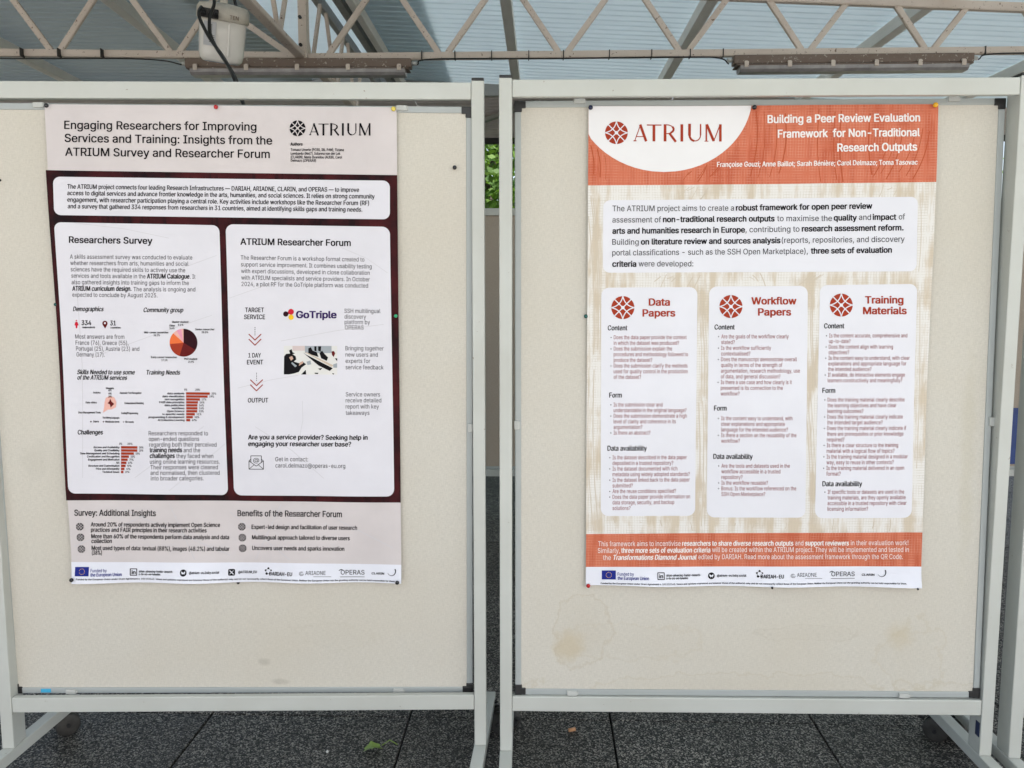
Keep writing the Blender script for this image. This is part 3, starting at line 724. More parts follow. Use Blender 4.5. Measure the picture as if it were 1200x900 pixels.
L_pose = Matrix.Translation((-1.126, 2.132, EYE - .744)) @ Matrix.Rotation(R(.8), 4, 'Z') @ Matrix.Rotation(R(1.0), 4, 'X') @ Matrix.Rotation(R(.3), 4, 'Y')
s.E.matrix_world = L_pose
A = s
s.sheet(pink)
s.quad('dark_field', dark_print('dark_maroon_print'), 1, [(54.5 + 2, 200.7), (466.2, 205.3), (469.2, 587.7), (81.5, 586)])
s.quad('footer_strip', pw, 1, [(87.2, 657.6), (469.8, 659.3), (470, 680.3), (89, 681.8)])
BX = box_l
s.quad('text_box', BX, 2, [(64.7, 208.3), (457.6, 211.8), (457.6, 257.3), (66.3, 253.4)], 8)
s.quad('text_box', BX, 2, [(66, 261.7), (258, 264.6), (268, 580.3), (84, 578)], 8)
s.quad('text_box', BX, 2, [(265.3, 263.3), (457.6, 266), (461.7, 580.6), (275, 580.4)], 9)
for (a, b, c_, d) in ((90, 262.5, 200, 280), (180, 330, 255, 300), (110, 420, 250, 370), (90, 300, 100, 560), (160, 560, 240, 500), (270, 350, 330, 330), (330, 400, 450, 380), (280, 455, 350, 440), (300, 500, 380, 560), (400, 290, 455, 320), (355, 470, 350, 520), (200, 575, 265, 520)):
    s.line('faint_line', FAINT, 2.6, [(a, b), ((a + c_) / 2 + 3, (b + d) / 2 - 2), (c_, d)], .5)
for (a, b, c_, d) in ((150, 598, 270, 650), (330, 590, 300, 655), (90, 640, 180, 600), (380, 600, 460, 640), (200, 590, 230, 655), (270, 600, 340, 655)):
    s.line('faint_line_lower', FAINT, 2, [(a, b), (c_, d)], .6)
T = s.text
def TT(part, m, rows, **k):
    for r_ in rows: s.text(part, m, *r_, **k)
TT('title_lettering', BLK, [('Engaging Researchers for Improving', 77.2, 152, 302, 153.6), ('Services and Training: Insights from the', 77.8, 167.4, 320.3, 169.8), ('ATRIUM Survey and Researcher Forum', 78.6, 183.6, 317.5, 185.7)], em=13.1, bold=.004, res=2)
s.emblem('emblem', BLK, pink, 350, 150.6, 9.3)
s.atrium('wordmark', BLK, 363.7, 144.8, 435.6, 158.6)
T('author_lettering', BLK, 'Authors', 341.5, 171, 356, em=5, bold=.03)
TT('author_lettering', GRY, [('Tomasz Umerle (PCSS, IBL PAN), Tiziana', 342, 177.3, 404), ('Lombardo (Net7), Iulianna van der Lek', 342, 181.7, 400), ('(CLARIN), Maria Ilvanidou (AUEB), Carol', 342, 186, 402), ('Delmazo (OPERAS)', 342, 190, 371.5)], em=4.3, bold=.012)
TT('intro_lettering', BLK, [
 ('The ATRIUM project connects four leading Research Infrastructures — DARIAH, ARIADNE, CLARIN, and OPERAS — to improve', 81.3, 222.3, 421.8, 225.3),
 ('access to digital services and advance frontier knowledge in the arts, humanities, and social sciences. It relies on strong community', 81.3, 229.9, 440, 233),
 ('engagement, with researcher participation playing a central role. Key activities include workshops like the Researcher Forum (RF)', 81.5, 237.7, 433.5, 240.8),
 ('and a survey that gathered 334 responses from researchers in 31 countries, aimed at identifying skills gaps and training needs.', 82, 245.4, 425.6, 248.4)], em=7.2, bold=.012)
T('heading_lettering', BLK, 'Researchers Survey', 83.5, 285.8, 180.7, 286.8, em=10.3, bold=.012, res=2)
T('heading_lettering', BLK, 'ATRIUM Researcher Forum', 282.6, 287.3, 412, 288.6, em=10.3, bold=.012, res=2)
B = .022
TT('body_lettering', GRY, [('A skills assessment survey was conducted to evaluate', 84.6, 304.4, 227, 305), ('whether researchers from arts, humanities and social', 85, 311.8, 222.6, 312.3),
 ('sciences have the required skills to actively use the', 85.4, 319.2, 219, 319.9), ('services and tools available in the', 86, 326.6, 172.6, 327.2), ('. It', 224.6, 327.4, 230.8),
 ('also gathered insights into training gaps to inform the', 86.4, 334.2, 223.2, 334.9), ('The analysis is ongoing and', 158.7, 342.3, 230.7), ('expected to conclude by August 2025.', 87, 348.9, 186.6, 349.4),
 ('Most answers are from', 90, 397.9, 148.2), ('France (76), Greece (55),', 90.4, 405.1, 153), ('Portugal (25), Austria (23) and', 90.9, 412, 165.5), ('Germany (17).', 91.4, 418.9, 125),
 ('Researchers responded to', 176.2, 510.5, 245), ('open-ended questions', 176.4, 517.1, 234.6), ('regarding both their perceived', 176.8, 523.7, 254.8), ('and the', 216.5, 530.3, 235.6), ('they faced when', 208, 537, 251),
 ('using online learning resources.', 177.7, 543.6, 258.4), ('Their responses were cleaned', 178.3, 550.1, 256.3), ('and normalised, then clustered', 178.4, 556.6, 258.2), ('into broader categories.', 178.8, 563, 239.6),
 ('The Researcher Forum is a workshop format created to', 283, 304.8, 427.8, 306.8), ('support service improvement. It combines usability testing', 283.2, 312.8, 436.3, 314.9), ('with expert discussions, developed in close collaboration', 283.4, 320.5, 434, 322.3),
 ('with ATRIUM specialists and service providers. In October', 283.6, 328.3, 434, 330), ('2024, a pilot RF for the GoTriple platform was conducted', 283.8, 335.8, 432, 337.3),
 ('SSH multilingual', 404, 366.9, 446.3), ('discovery', 404.2, 373.6, 429.4), ('platform by', 404.3, 380, 434), ('OPERAS', 404.5, 386.3, 426.5),
 ('Bringing together', 405.2, 410.6, 449.8), ('new users and', 405.3, 418, 443), ('experts for', 405.3, 425.4, 434), ('service feedback', 405.3, 432.8, 449.6),
 ('Service owners', 405.5, 464.4, 445.4), ('receive detailed', 405.5, 471.3, 446.8), ('report with key', 405.5, 478.5, 444), ('takeaways', 405.5, 485.9, 433),
 ('Get in contact:', 323.3, 540.3, 361.5), ('carol.delmazo@operas-eu.org', 323.5, 547.6, 405)], em=6.8, bold=0)
TT('bold_lettering', BLK, [('ATRIUM Catalogue', 174.2, 327.3, 224), ('ATRIUM curriculum design.', 87, 341.9, 156.5), ('training needs', 177.2, 530.2, 214.8), ('challenges', 177.4, 536.9, 206.4),
 ('Are you a service provider? Seeking help in', 291.7, 514.8, 431), ('engaging your researcher user base?', 291.8, 522.6, 412)], em=7.5, bold=B)
TT('label_lettering', BLK, [('TARGET', 288, 366.3, 310), ('SERVICE', 286.8, 374.5, 311.4), ('1 DAY', 292, 419.4, 306.7), ('EVENT', 290.5, 427.4, 309.2), ('OUTPUT', 291.6, 471.8, 315.2)], em=7.2, bold=.012)
TT('subheading_lettering', BLK, [('Demographics', 87.6, 365.7, 123.8), ('Community group', 170, 366.6, 216.6), ('Skills Needed to use some', 92, 439.5, 160), ('of the ATRIUM services', 92.2, 445.9, 151), ('Training Needs', 173, 439.6, 212.6)], em=7.2, bold=.018, it=.16)
T('subheading_lettering', BLK, 'Challenges', 93.6, 509.7, 122.8, em=7.2, bold=B)
TT('figure_lettering', BLK, [('334', 97.6, 382.1, 109.5), ('31', 131.7, 382.2, 138.4)], em=7.5, bold=.02)
TT('tiny_lettering', BLK, [('respondents', 98.3, 385.6, 114), ('countries', 132, 385.8, 144), ('Master student', 203.5, 379, 223), ('5.1%', 210.4, 382.4, 217), ('Other', 200.4, 383.4, 207.2), ('5.6%', 200.6, 386.5, 206.6),
 ('Senior researcher', 230.6, 387.6, 253.2), ('33.3%', 238, 391, 246), ('Mid-career researcher', 171, 391.4, 199.6), ('16.2%', 182, 394.7, 189.4), ('Early career researcher', 179, 420.3, 209.4), ('17.1%', 191, 423.8, 198.2), ('PhD student', 217.6, 422.2, 233.2), ('21.9%', 222.2, 425.6, 229.2),
 ('Metadata', 126.2, 456.8, 135.6), ('60%', 129, 459.3, 133), ('40%', 129, 463, 133), ('20%', 129, 466.6, 133), ('Analytics', 111, 462, 119.8), ('Data ethics', 102.3, 473.6, 115.3), ('Data Management Tools', 94, 485.3, 120),
 ('Automatic Text Recognition', 142.4, 462.1, 168), ('Computational Modeling', 148, 474, 170.5), ('Coding/Programming', 144, 485.7, 164), ('Text Mining Languages', 122.2, 491.2, 142), ('Experts', 111.4, 495.7, 118), ('Moderate level', 125.4, 495.9, 142), ('No needs', 149, 495.9, 159)], em=3.0, bold=.035)
s.disc('key_dot', MAROON, 4, 108.6, 494.9, .9, n=8); s.disc('key_dot', MAROON, 4, 123.2, 495, .8, n=8); s.disc('key_dot', MAROON, 4, 146.8, 495, .6, n=8)
s.disc('person_icon', CRIM, 4, 91.6, 376.9, .9, n=8); s.poly('person_icon', MAR2, 4, [(90.4, 378.4), (92.8, 378.4), (94.2, 382.3), (92.8, 382.6), (92.5, 385.8), (90.8, 385.8), (90.5, 382.6), (89.2, 382.3)])
s.disc('map_pin_icon', MAR2, 4, 125.6, 380, 3.1); s.poly('map_pin_icon', MAR2, 4, [(122.9, 381.6), (128.3, 381.6), (125.8, 386)]); s.disc('map_pin_dot', BX, 5, 125.6, 379.7, 1.2, n=10)
for k, (m_, a0, a1) in enumerate(((MAROON, 0, 121), (MAR2, 121, 197), (RED, 197, 264), (ORG, 264, 312), (PALE, 312, 330), (PNK, 330, 350), (PALE, 350, 360))):
    s.disc('pie_slice' + str(k), m_, 4, 217, 402.2, 16.3, a0=a0, a1=a1)
s.poly('radar_outline', PALE, 3, [(124.5, 472), (126, 467), (131, 464.5), (136, 466.5), (138.6, 472), (137.8, 478), (133, 480.5), (128.5, 480.8), (122.5, 484.5), (124, 478)])
s.poly('radar_core', MAR2, 4, [(131.2, 468), (133, 471.5), (136, 474), (133, 477), (131.7, 478.3), (130.8, 474.5), (128, 473.3), (130, 471.5)])
ends_ = [247.5, 244.9, 235.8, 233.4, 232.8, 232.8, 232.5, 229.7, 227.3, 224.2]; st_ = [197.6, 192, 194.6, 188.4, 194.5, 202.7, 197.2, 191.8, 176, 186.6]
nm_ = ['data analysis', 'data visualization', 'text recognition', 'FAIR data principles', 'data publication', 'workflows', 'Open Science', 'tv specific needs', 'programming & development', 'AI & Machine Learning']
pc_ = ['20%', '19%', '17%', '14%', '14%', '14%', '13%', '11%', '10%', '6%']
for k in range(10):
    y = 461.6 + k * 3.47; s.rect('training_bar', RED, 4, 219.6, y - 1.45, ends_[k], y + 1.35)
    T('chart_lettering', BLK, nm_[k], st_[k], y + 1, 217.6, em=3.1, bold=.03); T('chart_lettering', GRY, pc_[k], ends_[k] + 2, y + 1, ends_[k] + 7.6, em=3.1, bold=.02)
TT('chart_lettering', GRY, [('0%', 217.4, 458.2, 221), ('20%', 230.4, 458.2, 236), ('0%', 141.8, 521.6, 145.3), ('20%', 151.5, 521.6, 157.4)], em=3.1, bold=.02)
ends_ = [163.1, 163, 159, 153.2, 151.7, 150.3, 149.3, 148, 146.8]; st_ = [111.7, 112.8, 96.3, 104.6, 105.9, 138.5, 106.2, 115, 122.4]
nm_ = ['Access and Availability', 'Quality and Credibility', 'Time Management and Scheduling', 'Certification and Recognition', 'Engagement and Motivation', 'N/A', 'Structure and Customisation', 'Price and Affordability', 'Technical Issues']
pc_ = ['20%', '20%', '15%', '10%', '7%', '6%', '5%', '4%', '3%']
for k in range(9):
    y = 524.7 + k * 3.58; s.rect('challenge_bar', RED, 4, 144, y - 1.5, ends_[k], y + 1.4)
    T('chart_lettering', BLK, nm_[k], st_[k], y + 1, 142.2, em=3.1, bold=.03); T('chart_lettering', GRY, pc_[k], ends_[k] + 2, y + 1, ends_[k] + 7, em=3.1, bold=.02)
for cx, y0 in ((299.6, 384), (301.6, 437.2)):
    for k in range(5): s.rect('dotted_arrow', BLK, 4, cx - .4, y0 + k * 2.1, cx + .4, y0 + k * 2.1 + 1)
    s.line('chevron', CHEV, 4, [(cx - 7, y0 + 8.2), (cx, y0 + 15), (cx + 7, y0 + 8.2)], 1.2); s.line('chevron', CHEV, 4, [(cx - 7, y0 + 14), (cx, y0 + 21), (cx + 7, y0 + 14)], 1.2)
s.disc('logo_dot', MAROON, 4, 335.6, 368.4, 3.1); s.disc('logo_dot', CRIM, 4.5, 341.8, 365.8, 3.4).__class__; s.disc('logo_dot_yellow', YEL, 4.2, 341.8, 372.2, 3.1)
s.disc('logo_dot_red', CRIM, 4.6, 341.8, 365.8, 3.4); s.line('logo_bridge', MAROON, 4.1, [(336, 368.2), (341.5, 366.2)], 2.6)
T('service_wordmark', ink('indigo_ink', (.035, .015, .10)), 'GoTriple', 347.6, 373, 395, em=11, bold=.022, res=2)
# small printed meeting photograph
ph = lambda m_, part, pts, l=4: s.poly(part, m_, l, pts)
s.rect('photo_print', paper('photo_ground', (.66, .65, .63), .1), 3, 333.3, 405.6, 395.6, 439)
s.rect('photo_window', BLUEG, 3.5, 358, 405.6, 389, 414); s.rect('photo_wall', WALLP, 3.5, 343.5, 405.6, 358, 411.2)
PB = BLK
for pts in ([(333.3, 439), (333.6, 418), (336, 415), (342, 414.5), (347, 417.5), (348, 421.5), (345, 424), (352, 426), (356, 424.5), (359.5, 427), (354, 431), (351, 436), (345, 438), (339, 439)],
            [(355.5, 413.2), (359, 415.5), (390.5, 431.5), (387, 434.8), (374, 428.5)], [(353.5, 439), (359, 433.5), (359.6, 439)],
            [(362, 408.5), (365, 407), (367, 411), (372, 413), (374, 418.5), (366, 416), (362, 414)], [(375, 414), (378, 411), (381, 415), (385, 419), (383.5, 423), (377, 420)],
            [(369, 406), (371.5, 406), (371.5, 412), (369, 411)], [(373.5, 406), (377, 406), (376.5, 412.5), (373.5, 411)], [(339.5, 411), (342.5, 409.5), (343.5, 413), (346.5, 414.5), (341, 416)],
            [(369.5, 436.8), (374, 437), (373, 438.4), (369.5, 438)], [(373.2, 432), (378.5, 431.3), (376, 433.8)], [(389.5, 437), (392.5, 438), (390.8, 439)], [(392.8, 420), (395.6, 420), (395.6, 423.5)]):
    ph(PB, 'photo_figures', pts, 4)
ph(WOOD, 'photo_table', [(357, 412.5), (361, 413.5), (392, 428.5), (389, 430)], 4.4); ph(MAR2, 'photo_hair', [(389, 412), (391.5, 411.3), (393.4, 414), (391.5, 418.5), (389.5, 416)], 4.4)
ph(SKINP, 'photo_faces', [(339.5, 419), (343, 417.5), (344.5, 420.5), (341.8, 423)], 4.6); ph(SKINP, 'photo_faces', [(352, 425), (356, 423), (356, 425.8), (351, 429)], 4.6); ph(BLUEG, 'photo_sleeve', [(343, 424.5), (348.8, 429), (346.5, 430.5), (342, 426)], 4.6)
ph(BLUEG, 'photo_sleeve', [(360, 424), (364.5, 422.5), (365.5, 427), (361, 428)], 4.6); ph(BLUEG, 'photo_sleeve', [(391, 427), (395.5, 425.5), (395.5, 431), (391, 431)], 4.6)
# envelope icon
s.line('envelope_icon', BLK, 4, [(292.8, 540), (292.8, 549.6), (309.6, 549.6), (309.6, 540), (307.2, 538)], .7); s.line('envelope_icon', BLK, 4, [(295, 538), (292.8, 540), (301.2, 546), (309.6, 540)], .7)
s.line('envelope_icon', BLK, 4, [(295, 541.5), (295, 534), (307.2, 534), (307.2, 541.5)], .7); s.line('envelope_icon', BLK, 4, [(292.8, 549.6), (298.8, 544.4)], .6); s.line('envelope_icon', BLK, 4, [(309.6, 549.6), (303.6, 544.4)], .6)
T('envelope_icon', BLK, '@', 297.8, 541.4, 304.6, em=7, bold=0)
T('heading_lettering', BLK, 'Survey: Additional Insights', 90.8, 603.8, 184.7, 604.4, em=9.6, bold=.006, res=2)
T('heading_lettering', BLK, 'Benefits of the Researcher Forum', 279, 604.6, 401, 604.8, em=9.6, bold=.006, res=2)
for (x, y) in ((97, 616.6), (97.8, 629), (98.9, 642.6), (284, 617), (284.6, 629.7), (285, 642)): s.emblem('bullet_emblem', BLK, pink, x, y, 4.4, lw=.10)
TT('insight_lettering', BLK, [('Around 20% of respondents actively implement Open Science', 109.5, 616.4, 258.7, 617.3), ('practices and FAIR principles in their research activities', 109.8, 622.5, 243.3, 623.6), ('More than 60% of the respondents perform data analysis and data', 110.2, 630, 269.3, 631.6),
 ('collection', 110.4, 635.6, 134), ('Most used types of data: textual (88%), images (48.2%) and tabular', 110.6, 643.6, 269.8, 645), ('(38%)', 111, 649.2, 122.6),
 ('Expert-led design and facilitation of user research', 295.4, 619.4, 418.6), ('Multilingual approach tailored to diverse users', 295.8, 631.6, 410), ('Uncovers user needs and sparks innovation', 296, 644, 403.6)], em=6.7, bold=.012)
def logos(s, y, X, withx):
    if withx:
        s.rect('crossed_icon', BLK, 4, X(268.6), y - 4, X(276.4), y + 3.6, 1.6); s.line('crossed_stroke', pw, 5, [(X(270.3), y - 2.3), (X(274.7), y + 2)], .9); s.line('crossed_stroke', pw, 5, [(X(274.7), y - 2.3), (X(270.3), y + 2)], .5)
        s.text('network_lettering', BLK, '@ATRIUM_EU', X(280), y + 1, X(301.6), em=3.9, bold=.02)
    cx = X(315); P5 = [(cx + 3.4 * sin(k * 2 * pi / 5), y - 1.4 - 3.4 * cos(k * 2 * pi / 5)) for k in range(5)]
    for i, p in enumerate(P5): s.disc('dotted_logo', BLK, 4, *p, (1.2, .95, .9, 1.4, 1.1)[i], n=10)
    s.line('dotted_logo', BLK, 4, P5[2:] + [P5[0], P5[1]], .4)
    s.text('partner_wordmark', BLK, 'DARIAH-EU', X(316), y + 3.4, X(343.2), em=5.6, bold=.022)
    for r_ in (1.4, 2.6): s.line('swirl_logo', GRY, 4, [(X(354) + r_ * cos(t), y + .6 + r_ * sin(t) * .8) for t in np.linspace(0, 5.4, 12)], .4)
    s.text('partner_wordmark_grey', GRY, 'ARIADNE', X(358.5), y + 1.8, X(382), em=6, bold=-.004)
    s.line('wordmark_rule', GRY, 4, [(X(368), y + 3.7), (X(388.5), y + 3.9)], .4)
    s.text('partner_wordmark', BLK, 'OPERAS', X(399.4), y + 1.6, X(427), em=7.3, bold=.004); s.line('swirl_logo', BLK, 4, [(X(397.4), y - 3), (X(400), y - 4.4), (X(401.5), y - 3.8)], .8)
    s.line('wordmark_rule', GRY, 4, [(X(398.7), y + 4.2), (X(427), y + 4.2)], .5)
    s.text('partner_wordmark', BLK, 'CLARIN', X(435.2), y + 1.1, X(450), em=3.3, bold=.02)
    a = [(X(458.4) + 4.8 * cos(t), y - 3 + 5 * sin(t)) for t in np.linspace(-.5, 2.7, 12)]
    for k in range(11): s.line('swoosh_logo', BLK, 4, a[k:k + 2], 1.2 * (1 - k / 14))
footer(s, 669.6, lambda x: x, 0); logos(s, 669.8, lambda x: x, True)
FP = 'Funded by the European Union under Grant Agreement n. 101132163. Views and opinions expressed are however those of the author(s) only and do not necessarily reflect those of the European Union. Neither the European Union nor the granting authority can be held responsible for them.'
T('fine_print', GRY, FP, 94, 677.8, 463, 678.8, em=2.5, bold=.02)
s.build()

# ------------------------------------------------------------------ right poster
s = Sheet('poster', 'tall beige woven-print poster with orange header and three rounded columns of questions', Matrix(), .841, 1.189,
          [(689, 125), (1097.5, 122.5), (1076, 687.5), (687, 684.5)],
          lambda u, v: .0035 + .0028 * np.sin(u * 8 + v * 3 + 2) * np.sin(v * 4.4) + .0028 + .012 * np.exp(-v / .03) * (.5 + .5 * np.sin(u * 20 + 4)) + .003 * np.exp(-(.841 - u) / .04) * (.5 + .5 * np.sin(v * 8)) + .0012 * np.sin(u * 23 - 6 * v) * np.sin(v * 2.6))
s.E.matrix_world = Matrix.Translation((.187, 2.105, EYE - .743)) @ Matrix.Rotation(R(-1.1), 4, 'Z') @ Matrix.Rotation(R(-1.6), 4, 'X') @ Matrix.Rotation(R(-.1), 4, 'Y')
T = s.text
orange = woven('orange_woven_print', (.47, .095, .04), (.55, .14, .07), (.66, .34, .24), la=.5, lb=.5)
s.sheet(woven('beige_woven_print', (.57, .49, .385), (.71, .69, .66), (.46, .40, .32), la=.6, lb=.55))
s.quad('orange_header', orange, 1, [(689.1, 125.1), (1097.3, 122.7), (1094, 214.2), (688.6, 218)])
rows = [(1 - cos(t), 0, 1) for t in np.linspace(.0, pi / 2, 2)]
ew = lambda y: 103.5 * sqrt(max(0, 1 - ((y - 112) / 90.) ** 2))
rw = []
for y in list(np.linspace(125.2, 185, 12)) + [190, 194, 197, 199.5, 201.2, 202]:
    rw.append((y, max(689.15, 777 - ew(y)), 777 + ew(y)))
def fe(P):
    Q = P.copy(); Q[:, 0], Q[:, 1] = P[:, 0], P[:, 1]; k = np.clip(1 - (P[:, 1] - 125.2) / 60, 0, 1); Q[:, 1] = P[:, 1] - k * .0059 * (P[:, 0] - 689); return Q
s.grid('white_oval', paper('white_oval_paper', (.74, .73, .74), .03), 2, rw, 26, fe)
TAN = ink('tan_streak_ink', (.56, .49, .40)); DOR = ink('deep_orange_streak_ink', (.42, .085, .035)); r5 = random.Random(4)
def streaks(part, m_, lay, x0, n, step, ya, yb, slant, bend, wd, clip):
    for k in range(n):
        x = x0 + k * step * r5.uniform(.7, 1.3); e0 = ya + r5.uniform(0, 6); e1 = yb - r5.uniform(0, 12)
        P_ = [(x + slant * (t - .5) + bend * sin(t * 2.6), e0 + (e1 - e0) * t) for t in np.linspace(0, 1, 9)]
        P_ = [p for p in P_ if clip(p)]
        if len(P_) > 2: s.line(part, m_, lay, P_, wd * r5.uniform(.6, 1.3))
inH = lambda p: not (((p[0] - 777) / 105) ** 2 + ((p[1] - 112) / 92) ** 2 < 1) and 690.5 < p[0] < 1093 and p[1] < 214
inB = lambda p: 688.5 < p[0] < 1077
streaks('orange_streak', DOR, 1.5, 806, 6, 7, 186, 216, -14, 2, .8, inH); streaks('orange_streak', DOR, 1.5, 880, 4, 9, 130, 214, -10, 6, 1.1, inH)
streaks('orange_streak', DOR, 1.5, 1030, 6, 10, 150, 214, -22, 5, 1.2, inH); streaks('orange_streak', DOR, 1.5, 960, 4, 16, 128, 214, 4, -4, 1.3, inH); streaks('orange_streak', DOR, 1.5, 692, 3, 8, 165, 216, 3, 3, 1., inH)
for a_ in ((798, 7, 6, 219, 236, -9, 0), (1030, 5, 12, 215, 233, -6, 1), (770, 7, 6, 319, 338, -7, 0), (880, 3, 5, 319, 337, 6, 1), (940, 5, 5, 319, 336, -12, 1), (690, 3, 5, 230, 420, 6, 5), (688, 3, 5, 430, 622, 8, -5),
           (818, 3, 4, 340, 470, 3, 3), (817, 3, 4, 470, 620, -3, 3), (947, 3, 4, 338, 460, 6, -4), (944, 3, 3, 460, 620, 5, 3), (1073, 2, 3, 340, 560, -5, 3), (1074, 2, 3, 225, 330, -3, 3), (720, 4, 26, 606, 623, 2, 0), (860, 8, 24, 608, 623, -2, 1)):
    streaks('streak', TAN, .6, a_[0], a_[1], a_[2], a_[3], a_[4], a_[5], a_[6], .9, inB)
WB = paper('white_box_paper', (.70, .70, .75), .03)
s.quad('text_box', WB, 2, [(706.4, 235.3), (1072.8, 231.3), (1071.5, 318.6), (706.2, 320)], 8)
s.quad('text_box', WB, 2, [(704.6, 337.3), (816.4, 336.8), (814.4, 604.2), (704.3, 603.8)], 9)
s.quad('text_box', WB, 2, [(830, 336.2), (945, 335.5), (942.3, 606.4), (828, 606)], 9)
s.quad('text_box', WB, 2, [(959.2, 334.6), (1072.6, 333.3), (1066, 606.6), (953.4, 606.8)], 9)
s.quad('orange_band', orange, 1, [(687.4, 624.8), (1078.3, 623.6), (1076.8, 663.2), (687.2, 663)])
s.quad('footer_strip', pw, 1, [(687.3, 663.1), (1076.9, 663.3), (1076, 687.3), (687.1, 684.3)])
s.emblem('emblem', RED, WB, 721.6, 156.3, 13.3, lw=.09); s.atrium('wordmark', RED, 741.8, 146, 845.3, 166.2)
TT('title_lettering', WHT, [('Building a Peer Review Evaluation', 898, 144.6, 1075.6, 143), ('Framework  for Non-Traditional', 910, 161.8, 1075.4, 160.3), ('Research Outputs', 979, 178.3, 1072, 177.2)], em=12.6, bold=.014, res=2)
T('author_lettering', WHT, 'Françoise Gouzi; Anne Baillot; Sarah Bénière; Carol Delmazo; Toma Tasovac', 839.2, 196, 1072.6, 193.7, em=8, bold=.014)
TT('intro_lettering', GRY, [('The ATRIUM project aims to create a', 717, 248.2, 859, 247.3), ('assessment of', 717, 261.4, 774, 261), ('to maximise the', 909.5, 259.6, 973), ('and', 1004.5, 258.4, 1018.5), ('of', 1050.8, 257.9, 1058),
 (', contributing to', 872.6, 272.6, 935.4, 272), ('Building', 717, 287.3, 747.8, 287.1), ('(reports, repositories, and discovery', 914.8, 285.2, 1057.6, 284), ('portal classifications - such as the SSH Open Marketplace),', 717, 299.8, 945, 297.9), ('were developed:', 747.8, 312.6, 811.4)], em=9.1, bold=-.003, res=2)
TT('bold_lettering', BLK, [('robust framework for open peer review', 861.2, 247.2, 1020, 245.2), ('non-traditional research outputs', 776, 260.8, 906.6, 259.7), ('quality', 975, 259, 1002), ('impact', 1020.4, 258.2, 1048),
 ('arts and humanities research in Europe', 717, 274.4, 872, 272.8), ('research assessment reform.', 938, 271.8, 1056.3, 270.6), ('on literature review and sources analysis', 750.4, 287, 913.4, 285.3), ('three sets of evaluation', 948.4, 297.8, 1043, 296.6), ('criteria', 717, 312.9, 745.2)], em=9.1, bold=.018, res=2)
for x, y in ((729.6, 360.7), (855.5, 359.6), (984.2, 358)): s.emblem('column_emblem', RED, WB, x, y, 13.5, lw=.09)
TT('column_title', RED, [('Data', 759.7, 358.3, 784.4), ('Papers', 752.5, 371, 790.6), ('Workflow', 879.3, 357, 931.7), ('Papers', 887, 370, 925.4), ('Training', 1012, 356, 1056.5), ('Materials', 1009.6, 368.6, 1060.3)], em=11.3, bold=.018, res=2)
TT('subheading_lettering', BLK, [('Content', 712, 387.2, 735), ('Form', 714, 465.8, 728.8), ('Data availability', 712, 527.8, 758), ('Content', 836.2, 386.4, 860), ('Form', 836, 481.2, 850.8), ('Data availability', 835.3, 537.6, 881), ('Content', 963.8, 385.2, 987.8), ('Form', 961.8, 460.6, 977), ('Data availability', 961.8, 569.4, 1008)], em=8, bold=.016)
def q(x0, ys, x0b, rows):
    n = len(rows)
    for k, (t, xe) in enumerate(rows):
        bl = t[0] == '*'; t = t.lstrip('*'); y = ys[0] + (ys[1] - ys[0]) * k / max(1, n - 1) + 2.1; xx = x0 + (x0b - x0) * k / max(1, n - 1)
        s.text('question_lettering', DRED, t, xx, y, xe, em=6.3, bold=0)
        if bl: s.disc('bullet', BLK, 4, xx - 3.2, y - 2, .65, n=8)
q(719.2, (395.5, 442), 719.2, [('*Does the data paper provide the context', 803.8), ('in which the dataset was produced?', 795), ('*Does the submission explain the', 787), ('procedures and methodology followed to', 805.5), ('produce the dataset?', 764), ('*Does the submission clarify the methods', 805), ('used for quality control in the production', 805), ('of the dataset?', 751)])
q(719.2, (474.2, 507), 719.2, [('*Is the submission clear and', 776), ('understandable in the original language?', 804), ('*Does the submission demonstrate a high', 804.5), ('level of clarity and coherence in its', 791.6), ('argumentation?', 752.6), ('*Is there an abstract?', 762)])
q(718, (535.8, 594.7), 718, [('*Is the dataset described in the data paper', 804.6), ('deposited in a trusted repository?', 788.8), ('*Is the dataset documented with rich', 793.5), ('metadata using widely adopted standards?', 808), ('*Is the dataset linked back to the data paper', 808), ('submitted?', 741.5), ('*Are the reuse conditions specified?', 792), ('*Does the data paper provide information on', 808.4), ('data storage, security, and backup', 790), ('solutions?', 739)])
q(844.3, (394.7, 461.5), 843.8, [('*Are the goals of the workflow clearly', 922.5), ('stated?', 860), ('*Is the workflow sufficiently', 902), ('contextualised?', 878), ('*Does the manuscript demonstrate overall', 932), ('quality in terms of the strength of', 915), ('argumentation, research methodology, use', 935.5), ('of data, and general discussion?', 912.7), ('*Is there a use case and how clearly is it', 926), ('presented is its connection to the', 915.5), ('workflow?', 865.6)])
q(844.4, (490.3, 516.7), 844.4, [('*Is the content easy to understand, with', 926.8), ('clear explanations and appropriate', 918), ('language for the intended audience?', 921.6), ('*Is there a section on the reusability of the', 931.5), ('workflow?', 866)])
q(844.8, (545.8, 578.8), 844.8, [('*Are the tools and datasets used in the', 924), ('workflow accessible in a trusted', 913), ('repository?', 869.2), ('*Is the workflow reusable?', 898.6), ('*Bonus: Is the workflow referenced on the', 931.6), ('SSH Open Marketplace?', 895.6)])
q(970, (393.8, 446.2), 968.2, [('*Is the content accurate, comprehensive and', 1061), ('up-to-date?', 995), ('*Does the content align with learning', 1044.3), ('objectives?', 993.4), ('*Is the content easy to understand, with clear', 1064), ('explanations and appropriate language for', 1060), ('the intended audience?', 1019.2), ('*If available, do interactive elements engage', 1058.4), ('learners constructively and meaningfully?', 1055.2)])
